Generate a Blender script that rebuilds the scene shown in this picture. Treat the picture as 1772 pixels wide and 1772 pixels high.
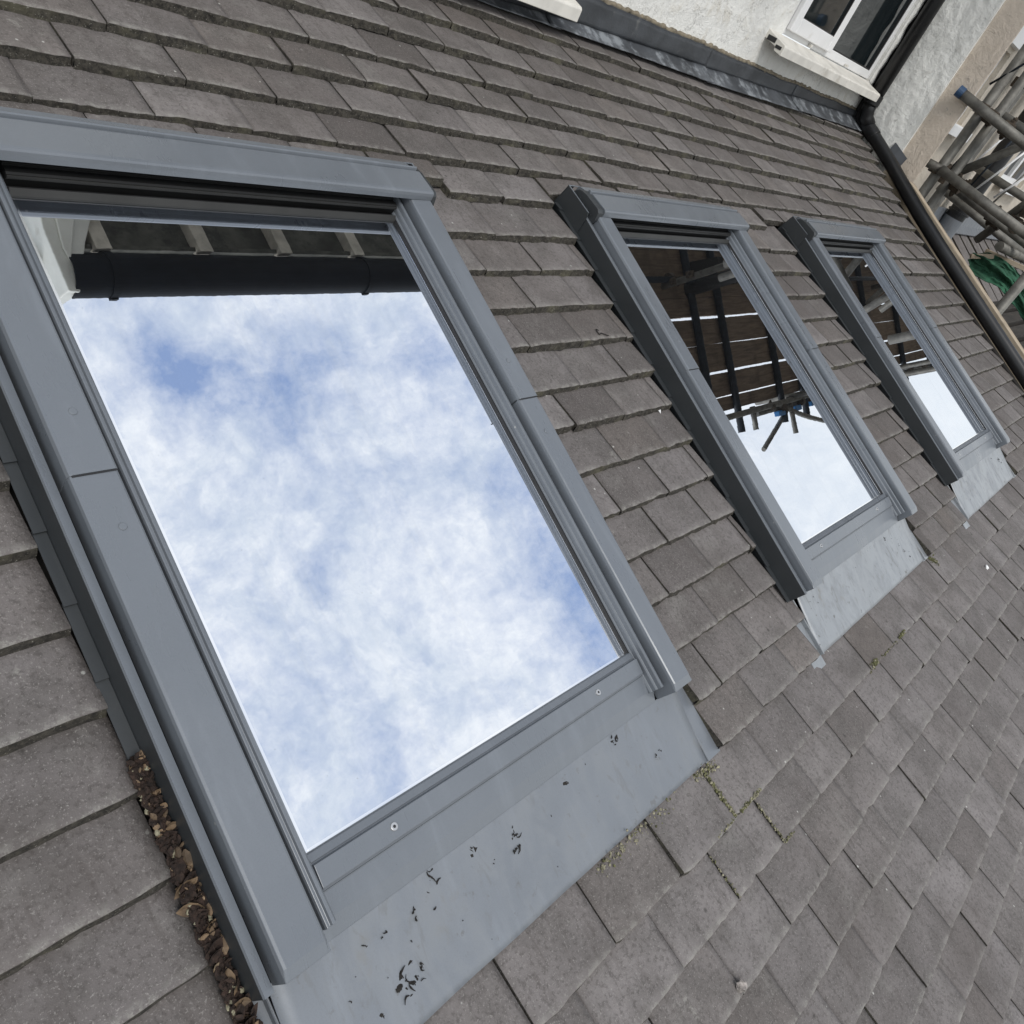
import bpy, bmesh, math, random
from mathutils import Matrix, Vector, noise

for o in list(bpy.data.objects):
    bpy.data.objects.remove(o, do_unlink=True)
S = bpy.context.scene
COL = S.collection
PITCH = math.radians(21.5)

# ------------------------------------------------------------------ camera
cam_data = bpy.data.cameras.new('camera')
cam = bpy.data.objects.new('camera', cam_data)
COL.objects.link(cam)
S.camera = cam
cam_data.sensor_width = 36.0
cam_data.sensor_fit = 'HORIZONTAL'
cam_data.lens = 1397.706 / 1772 * 36.0
cam_data.clip_start = 0.01
cam_data.clip_end = 500
_R = ((0.649394249520522, -0.21297718710806113, 0.7300190589709447),
      (-0.6512170320790202, -0.6514699933812703, 0.38923415170311526),
      (0.3926875167604366, -0.7281672647772971, -0.5617552391257865))
m = Matrix(((_R[0][0], -_R[0][1], -_R[0][2], -1.28468521),
            (_R[1][0], -_R[1][1], -_R[1][2], -1.09021508),
            (_R[2][0], -_R[2][1], -_R[2][2], 0.47718162),
            (0, 0, 0, 1)))
cam.matrix_world = m

# ------------------------------------------------------------------ sky
SUN_EL, SUN_AZ = math.radians(52), math.radians(206)     # azimuth clockwise from +y
world = bpy.data.worlds.new('World')
S.world = world
world.use_nodes = True
nt = world.node_tree
nt.nodes.clear()


def NN(t, kind, **kw):
    n = t.nodes.new(kind)
    for k, v in kw.items():
        setattr(n, k, v)
    return n


def mth(t, op, a, b=None, c=None, clamp=False):
    n = t.nodes.new('ShaderNodeMath')
    n.operation = op
    n.use_clamp = clamp
    for i, v in enumerate((a, b, c)):
        if v is None:
            continue
        if isinstance(v, (int, float)):
            n.inputs[i].default_value = v
        else:
            t.links.new(v, n.inputs[i])
    return n.outputs[0]


def mixc(t, f, a, b, mode='MIX'):
    n = t.nodes.new('ShaderNodeMix')
    n.data_type = 'RGBA'
    n.blend_type = mode
    for i, v in ((0, f), (6, a), (7, b)):
        if isinstance(v, (int, float)):
            n.inputs[i].default_value = v
        elif isinstance(v, tuple):
            n.inputs[i].default_value = (v[0], v[1], v[2], 1)
        else:
            t.links.new(v, n.inputs[i])
    return n.outputs[2]


def maprange(t, v, a, b, c=0.0, d=1.0, smooth=True):
    n = t.nodes.new('ShaderNodeMapRange')
    n.interpolation_type = 'SMOOTHSTEP' if smooth else 'LINEAR'
    t.links.new(v, n.inputs[0])
    for i, x in enumerate((a, b, c, d)):
        n.inputs[i + 1].default_value = x
    return n.outputs[0]


def noise_tex(t, vec, scale, detail=4.0, rough=0.55, dist=0.0):
    n = t.nodes.new('ShaderNodeTexNoise')
    n.inputs['Scale'].default_value = scale
    n.inputs['Detail'].default_value = detail
    n.inputs['Roughness'].default_value = rough
    n.inputs['Distortion'].default_value = dist
    if vec is not None:
        t.links.new(vec, n.inputs['Vector'])
    return n


out = NN(nt, 'ShaderNodeOutputWorld')
bg = NN(nt, 'ShaderNodeBackground')
bg.inputs['Strength'].default_value = 0.1
sky = NN(nt, 'ShaderNodeTexSky', sky_type='NISHITA')
sky.sun_disc = False
sky.sun_elevation = SUN_EL
sky.sun_rotation = SUN_AZ
tc = NN(nt, 'ShaderNodeTexCoord')
V = tc.outputs['Generated']
sep = NN(nt, 'ShaderNodeSeparateXYZ')
nt.links.new(V, sep.inputs[0])
warp = noise_tex(nt, V, 4.5, 5, 0.6)
wv = NN(nt, 'ShaderNodeVectorMath', operation='MULTIPLY_ADD')
nt.links.new(warp.outputs['Color'], wv.inputs[0])
wv.inputs[1].default_value = (0.24, 0.24, 0.24)
nt.links.new(V, wv.inputs[2])
WV = wv.outputs[0]
# openings in the cloud layer: direction, radius, depth
holes = [((0.545, 0.085, 0.834), 0.078, 1.0), ((0.470, 0.125, 0.87), 0.07, 0.50), ((0.600, 0.150, 0.79), 0.070, 0.62), ((0.55, 0.175, 0.82), 0.04, 0.3),
         ((0.45, 0.14, 0.88), 0.06, 0.6), ((0.757, -0.118, 0.643), 0.09, 0.60), ((0.735, -0.05, 0.675), 0.06, 0.45),
         ((0.765, -0.239, 0.598), 0.09, 0.9), ((0.564, -0.139, 0.814), 0.035, 0.55),
         ((0.442, 0.002, 0.897), 0.045, 0.35), ((0.542, -0.338, 0.769), 0.05, 0.35), ((0.70, 0.13, 0.70), 0.06, 0.3),
         ((-0.5, 0.3, 0.8), 0.3, 0.8), ((-0.2, -0.7, 0.6), 0.25, 0.8)]
tot = None
for d, r, w in holes:
    vm = NN(nt, 'ShaderNodeVectorMath', operation='DISTANCE')
    nt.links.new(WV, vm.inputs[0])
    dv = Vector(d).normalized()
    vm.inputs[1].default_value = (dv.x + 0.12, dv.y + 0.12, dv.z + 0.12)
    g = maprange(nt, vm.outputs['Value'], r * 1.5, 0.0, 0.0, w)
    tot = g if tot is None else mth(nt, 'ADD', tot, g)
fb = noise_tex(nt, WV, 5.5, 15, 0.66)
fb2 = noise_tex(nt, V, 34.0, 12, 0.64)
nz = mth(nt, 'ADD', mth(nt, 'MULTIPLY', mth(nt, 'SUBTRACT', fb.outputs['Fac'], 0.5), 2.3),
         mth(nt, 'MULTIPLY', mth(nt, 'SUBTRACT', fb2.outputs['Fac'], 0.5), 1.5))
hole = mth(nt, 'ADD', mth(nt, 'MULTIPLY', tot, 1.0), nz)
hole = mth(nt, 'SUBTRACT', hole, 0.02)
low = maprange(nt, sep.outputs['Z'], 0.42, 0.62)
hole = mth(nt, 'MULTIPLY', maprange(nt, hole, -0.26, 1.10, 0.0, 0.96, False), low, clamp=True)
shade = noise_tex(nt, WV, 7.0, 15, 0.68)
cl = mixc(nt, maprange(nt, shade.outputs['Fac'], 0.35, 0.65), (7.6, 8.3, 9.3), (10.8, 11.0, 11.2))
cl = mixc(nt, maprange(nt, sep.outputs['Z'], 0.15, 0.60, 0.25, 1.0), (10.6, 11.0, 11.1), cl)
blue = mixc(nt, 0.62, sky.outputs[0], (3.9, 5.5, 9.2))
nt.links.new(mixc(nt, hole, cl, blue), bg.inputs['Color'])
nt.links.new(bg.outputs[0], out.inputs[0])

sd = bpy.data.lights.new('sun', 'SUN')
sd.energy = 2.0
sd.angle = math.radians(24)
sd.color = (1.0, 0.96, 0.9)
sun = bpy.data.objects.new('sun', sd)
COL.objects.link(sun)
dirv = Vector((math.sin(SUN_AZ) * math.cos(SUN_EL), math.cos(SUN_AZ) * math.cos(SUN_EL), math.sin(SUN_EL)))
sun.rotation_euler = dirv.to_track_quat('Z', 'Y').to_euler()

vs = S.view_settings
vs.view_transform = 'Standard'
vs.look = 'None'
vs.exposure = 0.0
vs.gamma = 1.0
vs.use_curve_mapping = False

# ------------------------------------------------------------------ materials
def material(name):
    mt = bpy.data.materials.new(name)
    mt.use_nodes = True
    t = mt.node_tree
    b = t.nodes['Principled BSDF']
    return mt, t, b


def bump(t, b, h, strength, dist=0.002):
    n = t.nodes.new('ShaderNodeBump')
    n.inputs['Strength'].default_value = strength
    n.inputs['Distance'].default_value = dist
    t.links.new(h, n.inputs['Height'])
    t.links.new(n.outputs[0], b.inputs['Normal'])


def objvec(t, sc=(1, 1, 1)):
    c = t.nodes.new('ShaderNodeTexCoord')
    mp = t.nodes.new('ShaderNodeMapping')
    mp.inputs['Scale'].default_value = sc
    t.links.new(c.outputs['Object'], mp.inputs[0])
    return mp.outputs[0]


def plain(name, col, rough=0.5, metal=0.0, var=0.12, vscale=20.0, bmp=0.0, bscale=200.0, spec=0.5, dirt=None, sc=(1, 1, 1)):
    mt, t, b = material(name)
    v = objvec(t, sc)
    n = noise_tex(t, v, vscale, 6, 0.6)
    f = maprange(t, n.outputs['Fac'], 0.3, 0.7)
    lo = tuple(c * (1 - var) for c in col)
    hi = tuple(min(1, c * (1 + var)) for c in col)
    c = mixc(t, f, lo, hi)
    if dirt:
        n2 = noise_tex(t, v, dirt[1], 9, 0.7)
        c = mixc(t, maprange(t, n2.outputs['Fac'], dirt[2], dirt[2] + 0.12, 0.0, dirt[3]), c, dirt[0])
    t.links.new(c, b.inputs['Base Color'])
    b.inputs['Roughness'].default_value = rough
    b.inputs['Metallic'].default_value = metal
    b.inputs['Specular IOR Level'].default_value = spec
    if bmp:
        n3 = noise_tex(t, v, bscale, 6, 0.65)
        bump(t, b, n3.outputs['Fac'], bmp)
    return mt


def tile_material():
    mt, t, b = material('concrete_tile')
    at = NN(t, 'ShaderNodeAttribute', attribute_name='tint')
    sp = NN(t, 'ShaderNodeSeparateColor')
    t.links.new(at.outputs['Color'], sp.inputs[0])
    c = t.nodes.new('ShaderNodeTexCoord')
    off = NN(t, 'ShaderNodeVectorMath', operation='MULTIPLY_ADD')
    cmb = NN(t, 'ShaderNodeCombineXYZ')
    t.links.new(sp.outputs[0], cmb.inputs[0])
    t.links.new(sp.outputs[1], cmb.inputs[1])
    t.links.new(sp.outputs[0], cmb.inputs[2])
    t.links.new(cmb.outputs[0], off.inputs[0])
    off.inputs[1].default_value = (7.3, 5.1, 3.7)
    t.links.new(c.outputs['Object'], off.inputs[2])
    v = off.outputs[0]
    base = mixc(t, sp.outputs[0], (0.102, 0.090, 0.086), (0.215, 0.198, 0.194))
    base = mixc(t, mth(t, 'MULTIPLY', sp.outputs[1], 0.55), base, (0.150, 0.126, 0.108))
    cloud = noise_tex(t, v, 13, 6, 0.62)
    base = mixc(t, maprange(t, cloud.outputs['Fac'], 0.32, 0.70, 0.0, 0.62), base, (0.080, 0.073, 0.068))
    pale = noise_tex(t, v, 9, 7, 0.7)
    base = mixc(t, maprange(t, pale.outputs['Fac'], 0.52, 0.74, 0.0, 0.45), base, (0.225, 0.215, 0.200))
    # streaks that run down the slope
    mp = NN(t, 'ShaderNodeMapping')
    mp.inputs['Scale'].default_value = (60, 11, 1)
    t.links.new(v, mp.inputs[0])
    st = noise_tex(t, mp.outputs[0], 1.0, 5, 0.6, 0.8)
    base = mixc(t, maprange(t, st.outputs['Fac'], 0.52, 0.70, 0.0, 0.38), base, (0.07, 0.06, 0.055))
    # mottling and grit
    sp1 = noise_tex(t, v, 150, 5, 0.7)
    base = mixc(t, maprange(t, sp1.outputs['Fac'], 0.48, 0.64, 0.0, 0.48), base, (0.052, 0.046, 0.042))
    sp2 = noise_tex(t, v, 420, 3, 0.7)
    base = mixc(t, maprange(t, sp2.outputs['Fac'], 0.57, 0.68, 0.0, 0.55), base, (0.31, 0.295, 0.275))
    vo = NN(t, 'ShaderNodeTexVoronoi')
    vo.inputs['Scale'].default_value = 55
    t.links.new(v, vo.inputs['Vector'])
    vsel = NN(t, 'ShaderNodeSeparateColor')
    t.links.new(vo.outputs['Color'], vsel.inputs[0])
    sm = mth(t, 'MULTIPLY', maprange(t, vo.outputs['Distance'], 0.14, 0.07), maprange(t, vsel.outputs[0], 0.93, 0.94))
    base = mixc(t, mth(t, 'MULTIPLY', sm, 0.6), base, (0.62, 0.62, 0.58))
    vo2 = NN(t, 'ShaderNodeTexVoronoi')
    vo2.inputs['Scale'].default_value = 34
    t.links.new(v, vo2.inputs['Vector'])
    vs2 = NN(t, 'ShaderNodeSeparateColor')
    t.links.new(vo2.outputs['Color'], vs2.inputs[0])
    sm2 = mth(t, 'MULTIPLY', maprange(t, vo2.outputs['Distance'], 0.17, 0.06), maprange(t, vs2.outputs[1], 0.93, 0.94))
    base = mixc(t, mth(t, 'MULTIPLY', sm2, 0.6), base, (0.03, 0.028, 0.025))
    # lichen dust gathered along the lower edge of a tile (blue channel of the tint: 1 at the lip)
    ln = noise_tex(t, v, 75, 7, 0.8)
    lip = mth(t, 'MULTIPLY', maprange(t, sp.outputs[2], 0.55, 1.0), maprange(t, ln.outputs['Fac'], 0.45, 0.58))
    base = mixc(t, mth(t, 'MULTIPLY', lip, 0.42), base, (0.34, 0.33, 0.30))
    big = noise_tex(t, c.outputs['Object'], 2.2, 6, 0.65)
    base = mixc(t, maprange(t, big.outputs['Fac'], 0.50, 0.66, 0.0, 0.35), base, (0.080, 0.067, 0.061))
    li = noise_tex(t, v, 20, 8, 0.75)
    base = mixc(t, maprange(t, li.outputs['Fac'], 0.64, 0.70, 0.0, 0.40), base, (0.32, 0.31, 0.28))
    t.links.new(base, b.inputs['Base Color'])
    b.inputs['Roughness'].default_value = 0.86
    b.inputs['Specular IOR Level'].default_value = 0.35
    hb = mth(t, 'ADD', mth(t, 'MULTIPLY', sp1.outputs['Fac'], 0.8), mth(t, 'MULTIPLY', sp2.outputs['Fac'], 0.6))
    hb = mth(t, 'ADD', hb, mth(t, 'MULTIPLY', cloud.outputs['Fac'], 1.6))
    bump(t, b, hb, 0.55, 0.0022)
    return mt


def tile_edge_material():
    mt, t, b = material('tile_edge')
    v = objvec(t)
    n = noise_tex(t, v, 120, 8, 0.75)
    n2 = noise_tex(t, v, 320, 4, 0.7)
    n3 = noise_tex(t, v, 14, 5, 0.6)
    c = mixc(t, maprange(t, n.outputs['Fac'], 0.35, 0.62), (0.017, 0.015, 0.012), (0.066, 0.059, 0.047))  # gritty edge dirt, darkened further in colour for shade on the lips
    c = mixc(t, maprange(t, n3.outputs['Fac'], 0.5, 0.7, 0.0, 0.5), c, (0.14, 0.13, 0.085))
    c = mixc(t, maprange(t, n2.outputs['Fac'], 0.62, 0.68, 0.0, 0.7), c, (0.40, 0.38, 0.33))
    t.links.new(c, b.inputs['Base Color'])
    b.inputs['Roughness'].default_value = 0.95
    bump(t, b, n.outputs['Fac'], 0.9, 0.004)
    return mt


def metal_paint(name, col, rough=0.36, blot=0.25, smear=0.0):
    mt, t, b = material(name)
    v = objvec(t)
    n = noise_tex(t, v, 6, 5, 0.6)
    n2 = noise_tex(t, v, 700, 2, 0.6)
    c = mixc(t, maprange(t, n.outputs['Fac'], 0.35, 0.7, 0.0, blot), col, tuple(x * 1.3 for x in col))
    c = mixc(t, maprange(t, n2.outputs['Fac'], 0.45, 0.62, 0.0, 0.12), c, tuple(x * 0.6 for x in col))
    wm = noise_tex(t, objvec(t, (16, 3, 3)), 1.5, 8, 0.7, 0.5)
    c = mixc(t, maprange(t, wm.outputs['Fac'], 0.50, 0.72, 0.0, 0.22), c, tuple(x * 1.7 for x in col))
    gr = noise_tex(t, v, 22, 9, 0.75)
    c = mixc(t, maprange(t, gr.outputs['Fac'], 0.56, 0.74, 0.0, 0.13), c, (0.09, 0.088, 0.08))
    rr = maprange(t, mth(t, 'MULTIPLY', mth(t, 'ADD', n.outputs['Fac'], wm.outputs['Fac']), 0.5), 0.36, 0.64, rough - 0.04, rough + 0.14)
    vo = NN(t, 'ShaderNodeTexVoronoi')
    vo.inputs['Scale'].default_value = 26
    t.links.new(v, vo.inputs['Vector'])
    vc = NN(t, 'ShaderNodeSeparateColor')
    t.links.new(vo.outputs['Color'], vc.inputs[0])
    sp = mth(t, 'MULTIPLY', maprange(t, vo.outputs['Distance'], 0.06, 0.03), maprange(t, vc.outputs[0], 0.9, 0.91))
    c = mixc(t, mth(t, 'MULTIPLY', sp, 0.5), c, (0.4, 0.4, 0.38))
    if smear:
        n3 = noise_tex(t, objvec(t, (9, 4, 4)), 1.6, 7, 0.65, 1.2)
        n4 = noise_tex(t, v, 30, 7, 0.7)
        f = mth(t, 'MULTIPLY', maprange(t, n3.outputs['Fac'], 0.44, 0.62), maprange(t, n4.outputs['Fac'], 0.36, 0.62, 0.25, 1.0))
        c = mixc(t, mth(t, 'MULTIPLY', f, smear), c, (0.215, 0.228, 0.240))
        n5 = noise_tex(t, v, 45, 5, 0.7)
        c = mixc(t, maprange(t, n5.outputs['Fac'], 0.61, 0.70, 0.0, smear), c, (0.085, 0.08, 0.07))
        n8 = noise_tex(t, objvec(t, (38, 13, 10)), 1.0, 6, 0.65, 1.5)
        c = mixc(t, maprange(t, n8.outputs['Fac'], 0.56, 0.68, 0.0, smear * 0.7), c, (0.115, 0.115, 0.11))
        n9 = noise_tex(t, objvec(t, (14, 9, 9)), 1.0, 8, 0.7)
        c = mixc(t, maprange(t, n9.outputs['Fac'], 0.60, 0.70, 0.0, smear * 0.5), c, (0.16, 0.145, 0.115))
        rr = mth(t, 'ADD', rr, mth(t, 'MULTIPLY', f, 0.25))
    t.links.new(c, b.inputs['Base Color'])
    t.links.new(rr, b.inputs['Roughness'])
    b.inputs['Metallic'].default_value = 0.12
    b.inputs['Specular IOR Level'].default_value = 0.6
    n6 = noise_tex(t, v, 9, 3, 0.5)
    hh = mth(t, 'ADD', mth(t, 'MULTIPLY', n6.outputs['Fac'], 6.0), mth(t, 'MULTIPLY', n2.outputs['Fac'], 0.25))
    bump(t, b, hh, 0.12, 0.001)
    return mt


def glass_material():
    mt, t, b = material('coated_roof_glass')
    t.nodes.remove(b)
    o = [n for n in t.nodes if n.type == 'OUTPUT_MATERIAL'][0]
    g = NN(t, 'ShaderNodeBsdfGlossy')
    g.inputs['Roughness'].default_value = 0.0
    v = objvec(t)
    d = NN(t, 'ShaderNodeBsdfDiffuse')
    d.inputs['Color'].default_value = (0.05, 0.052, 0.055, 1)
    n = noise_tex(t, v, 5, 5, 0.6)
    g.inputs['Color'].default_value = (0.88, 0.91, 0.96, 1)
    mx = NN(t, 'ShaderNodeMixShader')
    # fine dust film on the pane
    du = noise_tex(t, v, 260, 3, 0.7)
    stv = noise_tex(t, objvec(t, (30, 2.2, 1)), 1.0, 7, 0.7)
    f = mth(t, 'ADD', 0.92, maprange(t, du.outputs['Fac'], 0.70, 0.76, 0.0, -0.30))
    f = mth(t, 'ADD', f, maprange(t, stv.outputs['Fac'], 0.50, 0.75, 0.0, -0.05))
    t.links.new(f, mx.inputs[0])
    t.links.new(d.outputs[0], mx.inputs[1])
    t.links.new(g.outputs[0], mx.inputs[2])
    nb = NN(t, 'ShaderNodeBump')
    nb.inputs['Strength'].default_value = 0.02
    nb.inputs['Distance'].default_value = 0.002
    t.links.new(n.outputs['Fac'], nb.inputs['Height'])
    t.links.new(nb.outputs[0], g.inputs['Normal'])
    t.links.new(mx.outputs[0], o.inputs[0])
    return mt


def render_wall_material(name, col, stain, crack=True, blot=(0.50, 0.8)):
    mt, t, b = material(name)
    v = objvec(t)
    n = noise_tex(t, v, 3.2, 7, 0.62)
    n2 = noise_tex(t, v, 38, 8, 0.72)
    n3 = noise_tex(t, v, 12, 8, 0.7, 0.6)
    c = mixc(t, maprange(t, n.outputs['Fac'], 0.35, 0.7), col, tuple(x * 0.86 for x in col))
    c = mixc(t, maprange(t, n3.outputs['Fac'], blot[0], blot[0] + 0.2, 0.0, blot[1]), c, stain)
    c = mixc(t, maprange(t, n2.outputs['Fac'], 0.60, 0.68, 0.0, 0.5), c, (0.17, 0.165, 0.15))
    if crack:
        vo = NN(t, 'ShaderNodeTexVoronoi', feature='DISTANCE_TO_EDGE')
        vo.inputs['Scale'].default_value = 1.7
        wn = noise_tex(t, v, 6, 6, 0.7)
        ad = NN(t, 'ShaderNodeVectorMath', operation='MULTIPLY_ADD')
        t.links.new(wn.outputs['Color'], ad.inputs[0])
        ad.inputs[1].default_value = (0.35, 0.35, 0.35)
        t.links.new(v, ad.inputs[2])
        t.links.new(ad.outputs[0], vo.inputs['Vector'])
        c = mixc(t, maprange(t, vo.outputs['Distance'], 0.006, 0.001, 0.0, 0.45), c, (0.14, 0.13, 0.12))
    t.links.new(c, b.inputs['Base Color'])
    b.inputs['Roughness'].default_value = 0.92
    hb = mth(t, 'ADD', mth(t, 'MULTIPLY', n2.outputs['Fac'], 1.0), mth(t, 'MULTIPLY', n3.outputs['Fac'], 2.2))
    bump(t, b, hb, 0.8, 0.007)
    return mt


def wood_material(name, a_, b_, ax=0):
    mt, t, b = material(name)
    sc = [40, 40, 40]
    sc[ax] = 3
    v = objvec(t, tuple(sc))
    n = noise_tex(t, v, 1.0, 6, 0.65, 0.8)
    n2 = noise_tex(t, objvec(t), 4, 6, 0.65)
    c = mixc(t, maprange(t, n.outputs['Fac'], 0.3, 0.7), a_, b_)
    c = mixc(t, maprange(t, n2.outputs['Fac'], 0.48, 0.68, 0.0, 0.5), c, tuple(x * 0.5 for x in a_))
    t.links.new(c, b.inputs['Base Color'])
    b.inputs['Roughness'].default_value = 0.85
    bump(t, b, n.outputs['Fac'], 0.5, 0.003)
    return mt


M = {}
M['tile'] = tile_material()
M['tile_edge'] = tile_edge_material()
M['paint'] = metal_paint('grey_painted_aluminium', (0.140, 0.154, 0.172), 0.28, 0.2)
M['paint_shaded'] = metal_paint('shaded_grey_painted_flashing', (0.030, 0.034, 0.037), 0.42, 0.2)  # the covers' grey paint, darkened in colour for the shaded sides
M['apron'] = metal_paint('grey_apron_metal', (0.155, 0.170, 0.190), 0.42, 0.2, 0.42)
M['apron_worn'] = metal_paint('weathered_apron_metal', (0.225, 0.240, 0.255), 0.30, 0.4, 0.8)
M['rubber'] = plain('black_rubber', (0.012, 0.012, 0.013), 0.45, var=0.2)
M['rail_dark'] = plain('dark_anodised_rail', (0.010, 0.010, 0.010), 0.5, 0.0, spec=0.25)
M['rail_pale'] = plain('pale_spacer_bar', (0.030, 0.030, 0.029), 0.5, 0.0, spec=0.3)
M['steel'] = plain('screw_steel', (0.5, 0.5, 0.5), 0.35, 0.9)
M['glass'] = glass_material()
mt, t, b = material('bright_edge_reflection')  # bright mirror imitating a second reflection along the pane edges
b.inputs['Base Color'].default_value = (1, 1, 1, 1)
b.inputs['Metallic'].default_value = 1.0
b.inputs['Roughness'].default_value = 0.12
M['edge_reflection'] = mt
M['underlay'] = plain('black_underlay', (0.012, 0.011, 0.010), 0.9)
M['render'] = render_wall_material('rough_cream_render', (0.83, 0.825, 0.79), (0.64, 0.61, 0.54))
M['pier'] = render_wall_material('flaking_white_masonry_paint', (0.86, 0.86, 0.82), (0.50, 0.48, 0.44), False, (0.56, 0.75))
M['beige'] = render_wall_material('smooth_beige_render', (0.64, 0.56, 0.47), (0.46, 0.38, 0.30), False, (0.52, 0.5))
M['cream'] = render_wall_material('smooth_cream_render', (0.72, 0.65, 0.55), (0.55, 0.48, 0.39), False, (0.55, 0.5))
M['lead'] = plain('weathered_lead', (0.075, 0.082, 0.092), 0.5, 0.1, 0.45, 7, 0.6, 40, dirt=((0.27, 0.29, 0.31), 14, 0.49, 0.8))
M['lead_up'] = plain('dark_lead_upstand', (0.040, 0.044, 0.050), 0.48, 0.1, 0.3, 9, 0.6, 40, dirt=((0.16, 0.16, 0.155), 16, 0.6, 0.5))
M['mortar'] = plain('brown_mortar', (0.17, 0.145, 0.105), 0.95, var=0.4, vscale=40, bmp=1.0, bscale=90)
M['upvc'] = plain('white_upvc', (0.78, 0.78, 0.78), 0.3, var=0.05, vscale=6, dirt=((0.5, 0.48, 0.43), 7, 0.62, 0.35))
M['upvc_old'] = plain('dirty_upvc_sill', (0.64, 0.62, 0.57), 0.5, var=0.12, vscale=9, dirt=((0.40, 0.37, 0.31), 12, 0.55, 0.5))
M['white_wood'] = plain('white_painted_wood', (0.66, 0.67, 0.62), 0.55, var=0.08, vscale=9, dirt=((0.4, 0.38, 0.33), 14, 0.6, 0.5), bmp=0.2, bscale=30)
M['pvc_black'] = plain('black_pvc', (0.006, 0.0065, 0.0075), 0.42, var=0.3, dirt=((0.05, 0.048, 0.044), 12, 0.6, 0.4))
M['gutter'] = plain('navy_black_gutter', (0.004, 0.0065, 0.011), 0.5, var=0.2, spec=0.12)
M['soffit'] = plain('grimy_soffit_board', (0.085, 0.085, 0.070), 0.9, var=0.5, vscale=8, bmp=0.4, dirt=((0.03, 0.03, 0.028), 7, 0.5, 0.7))
M['rafter'] = plain('pale_timber_rafter', (0.52, 0.49, 0.42), 0.8, var=0.2, vscale=20, bmp=0.3)
M['tube'] = plain('galvanised_tube', (0.135, 0.130, 0.115), 0.55, 0.2, 0.35, 18, 0.3, 90, dirt=((0.07, 0.06, 0.05), 22, 0.55, 0.6))
M['tube_dark'] = plain('blue_grey_painted_tube', (0.012, 0.017, 0.024), 0.6, 0.0, 0.3, spec=0.2)
M['coupler'] = plain('rusty_coupler', (0.055, 0.042, 0.030), 0.7, 0.3, 0.5, 60, 0.6, 120)
M['cap_blue'] = plain('blue_plastic_cap', (0.02, 0.055, 0.12), 0.45)
M['blue_clip'] = plain('bright_blue_clip', (0.03, 0.20, 0.50), 0.45)
M['board'] = wood_material('dirty_scaffold_board', (0.11, 0.082, 0.060), (0.23, 0.17, 0.12), 0)
M['board_y'] = wood_material('weathered_timber', (0.30, 0.24, 0.17), (0.44, 0.37, 0.28), 1)
M['timber_wet'] = wood_material('wet_black_timber', (0.018, 0.016, 0.014), (0.05, 0.042, 0.034), 0)
M['tarp'] = plain('green_woven_sheet', (0.026, 0.098, 0.056), 0.9, var=0.35, vscale=14, bmp=0.7, bscale=260)
M['pane'] = None
mt, t, b = material('dark_window_glass')
b.inputs['Base Color'].default_value = (0.010, 0.014, 0.016, 1)
b.inputs['Roughness'].default_value = 0.04
b.inputs['Specular IOR Level'].default_value = 0.8
M['pane'] = mt
M['curtain'] = plain('grey_curtain', (0.16, 0.16, 0.155), 0.9, var=0.4, vscale=3, sc=(10, 1, 0.3))
M['leaf'] = plain('dead_leaf', (0.13, 0.088, 0.052), 0.8, var=0.6, vscale=45, dirt=((0.5, 0.42, 0.28), 30, 0.55, 0.7))
M['soil'] = plain('black_crumbs', (0.012, 0.010, 0.008), 0.9, var=0.5)
M['mulch'] = plain('brown_mulch', (0.024, 0.014, 0.010), 0.95, var=0.6, vscale=150, bmp=1.0, bscale=150)
M['moss'] = plain('yellow_green_moss', (0.095, 0.095, 0.04), 0.95, var=0.6, vscale=160, bmp=1.0, bscale=300)
M['lichen'] = plain('pale_lichen', (0.21, 0.195, 0.135), 0.95, var=0.5, vscale=160)
M['stone'] = plain('grey_stone', (0.30, 0.27, 0.25), 0.9, var=0.5, vscale=120, bmp=1.0, bscale=150)
M['brick'] = plain('brown_brick', (0.22, 0.12, 0.08), 0.9, var=0.3, vscale=8, bmp=0.5)
M['ground'] = plain('paving_and_earth', (0.14, 0.13, 0.11), 0.95, var=0.4, vscale=1.5, bmp=0.3)

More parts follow.
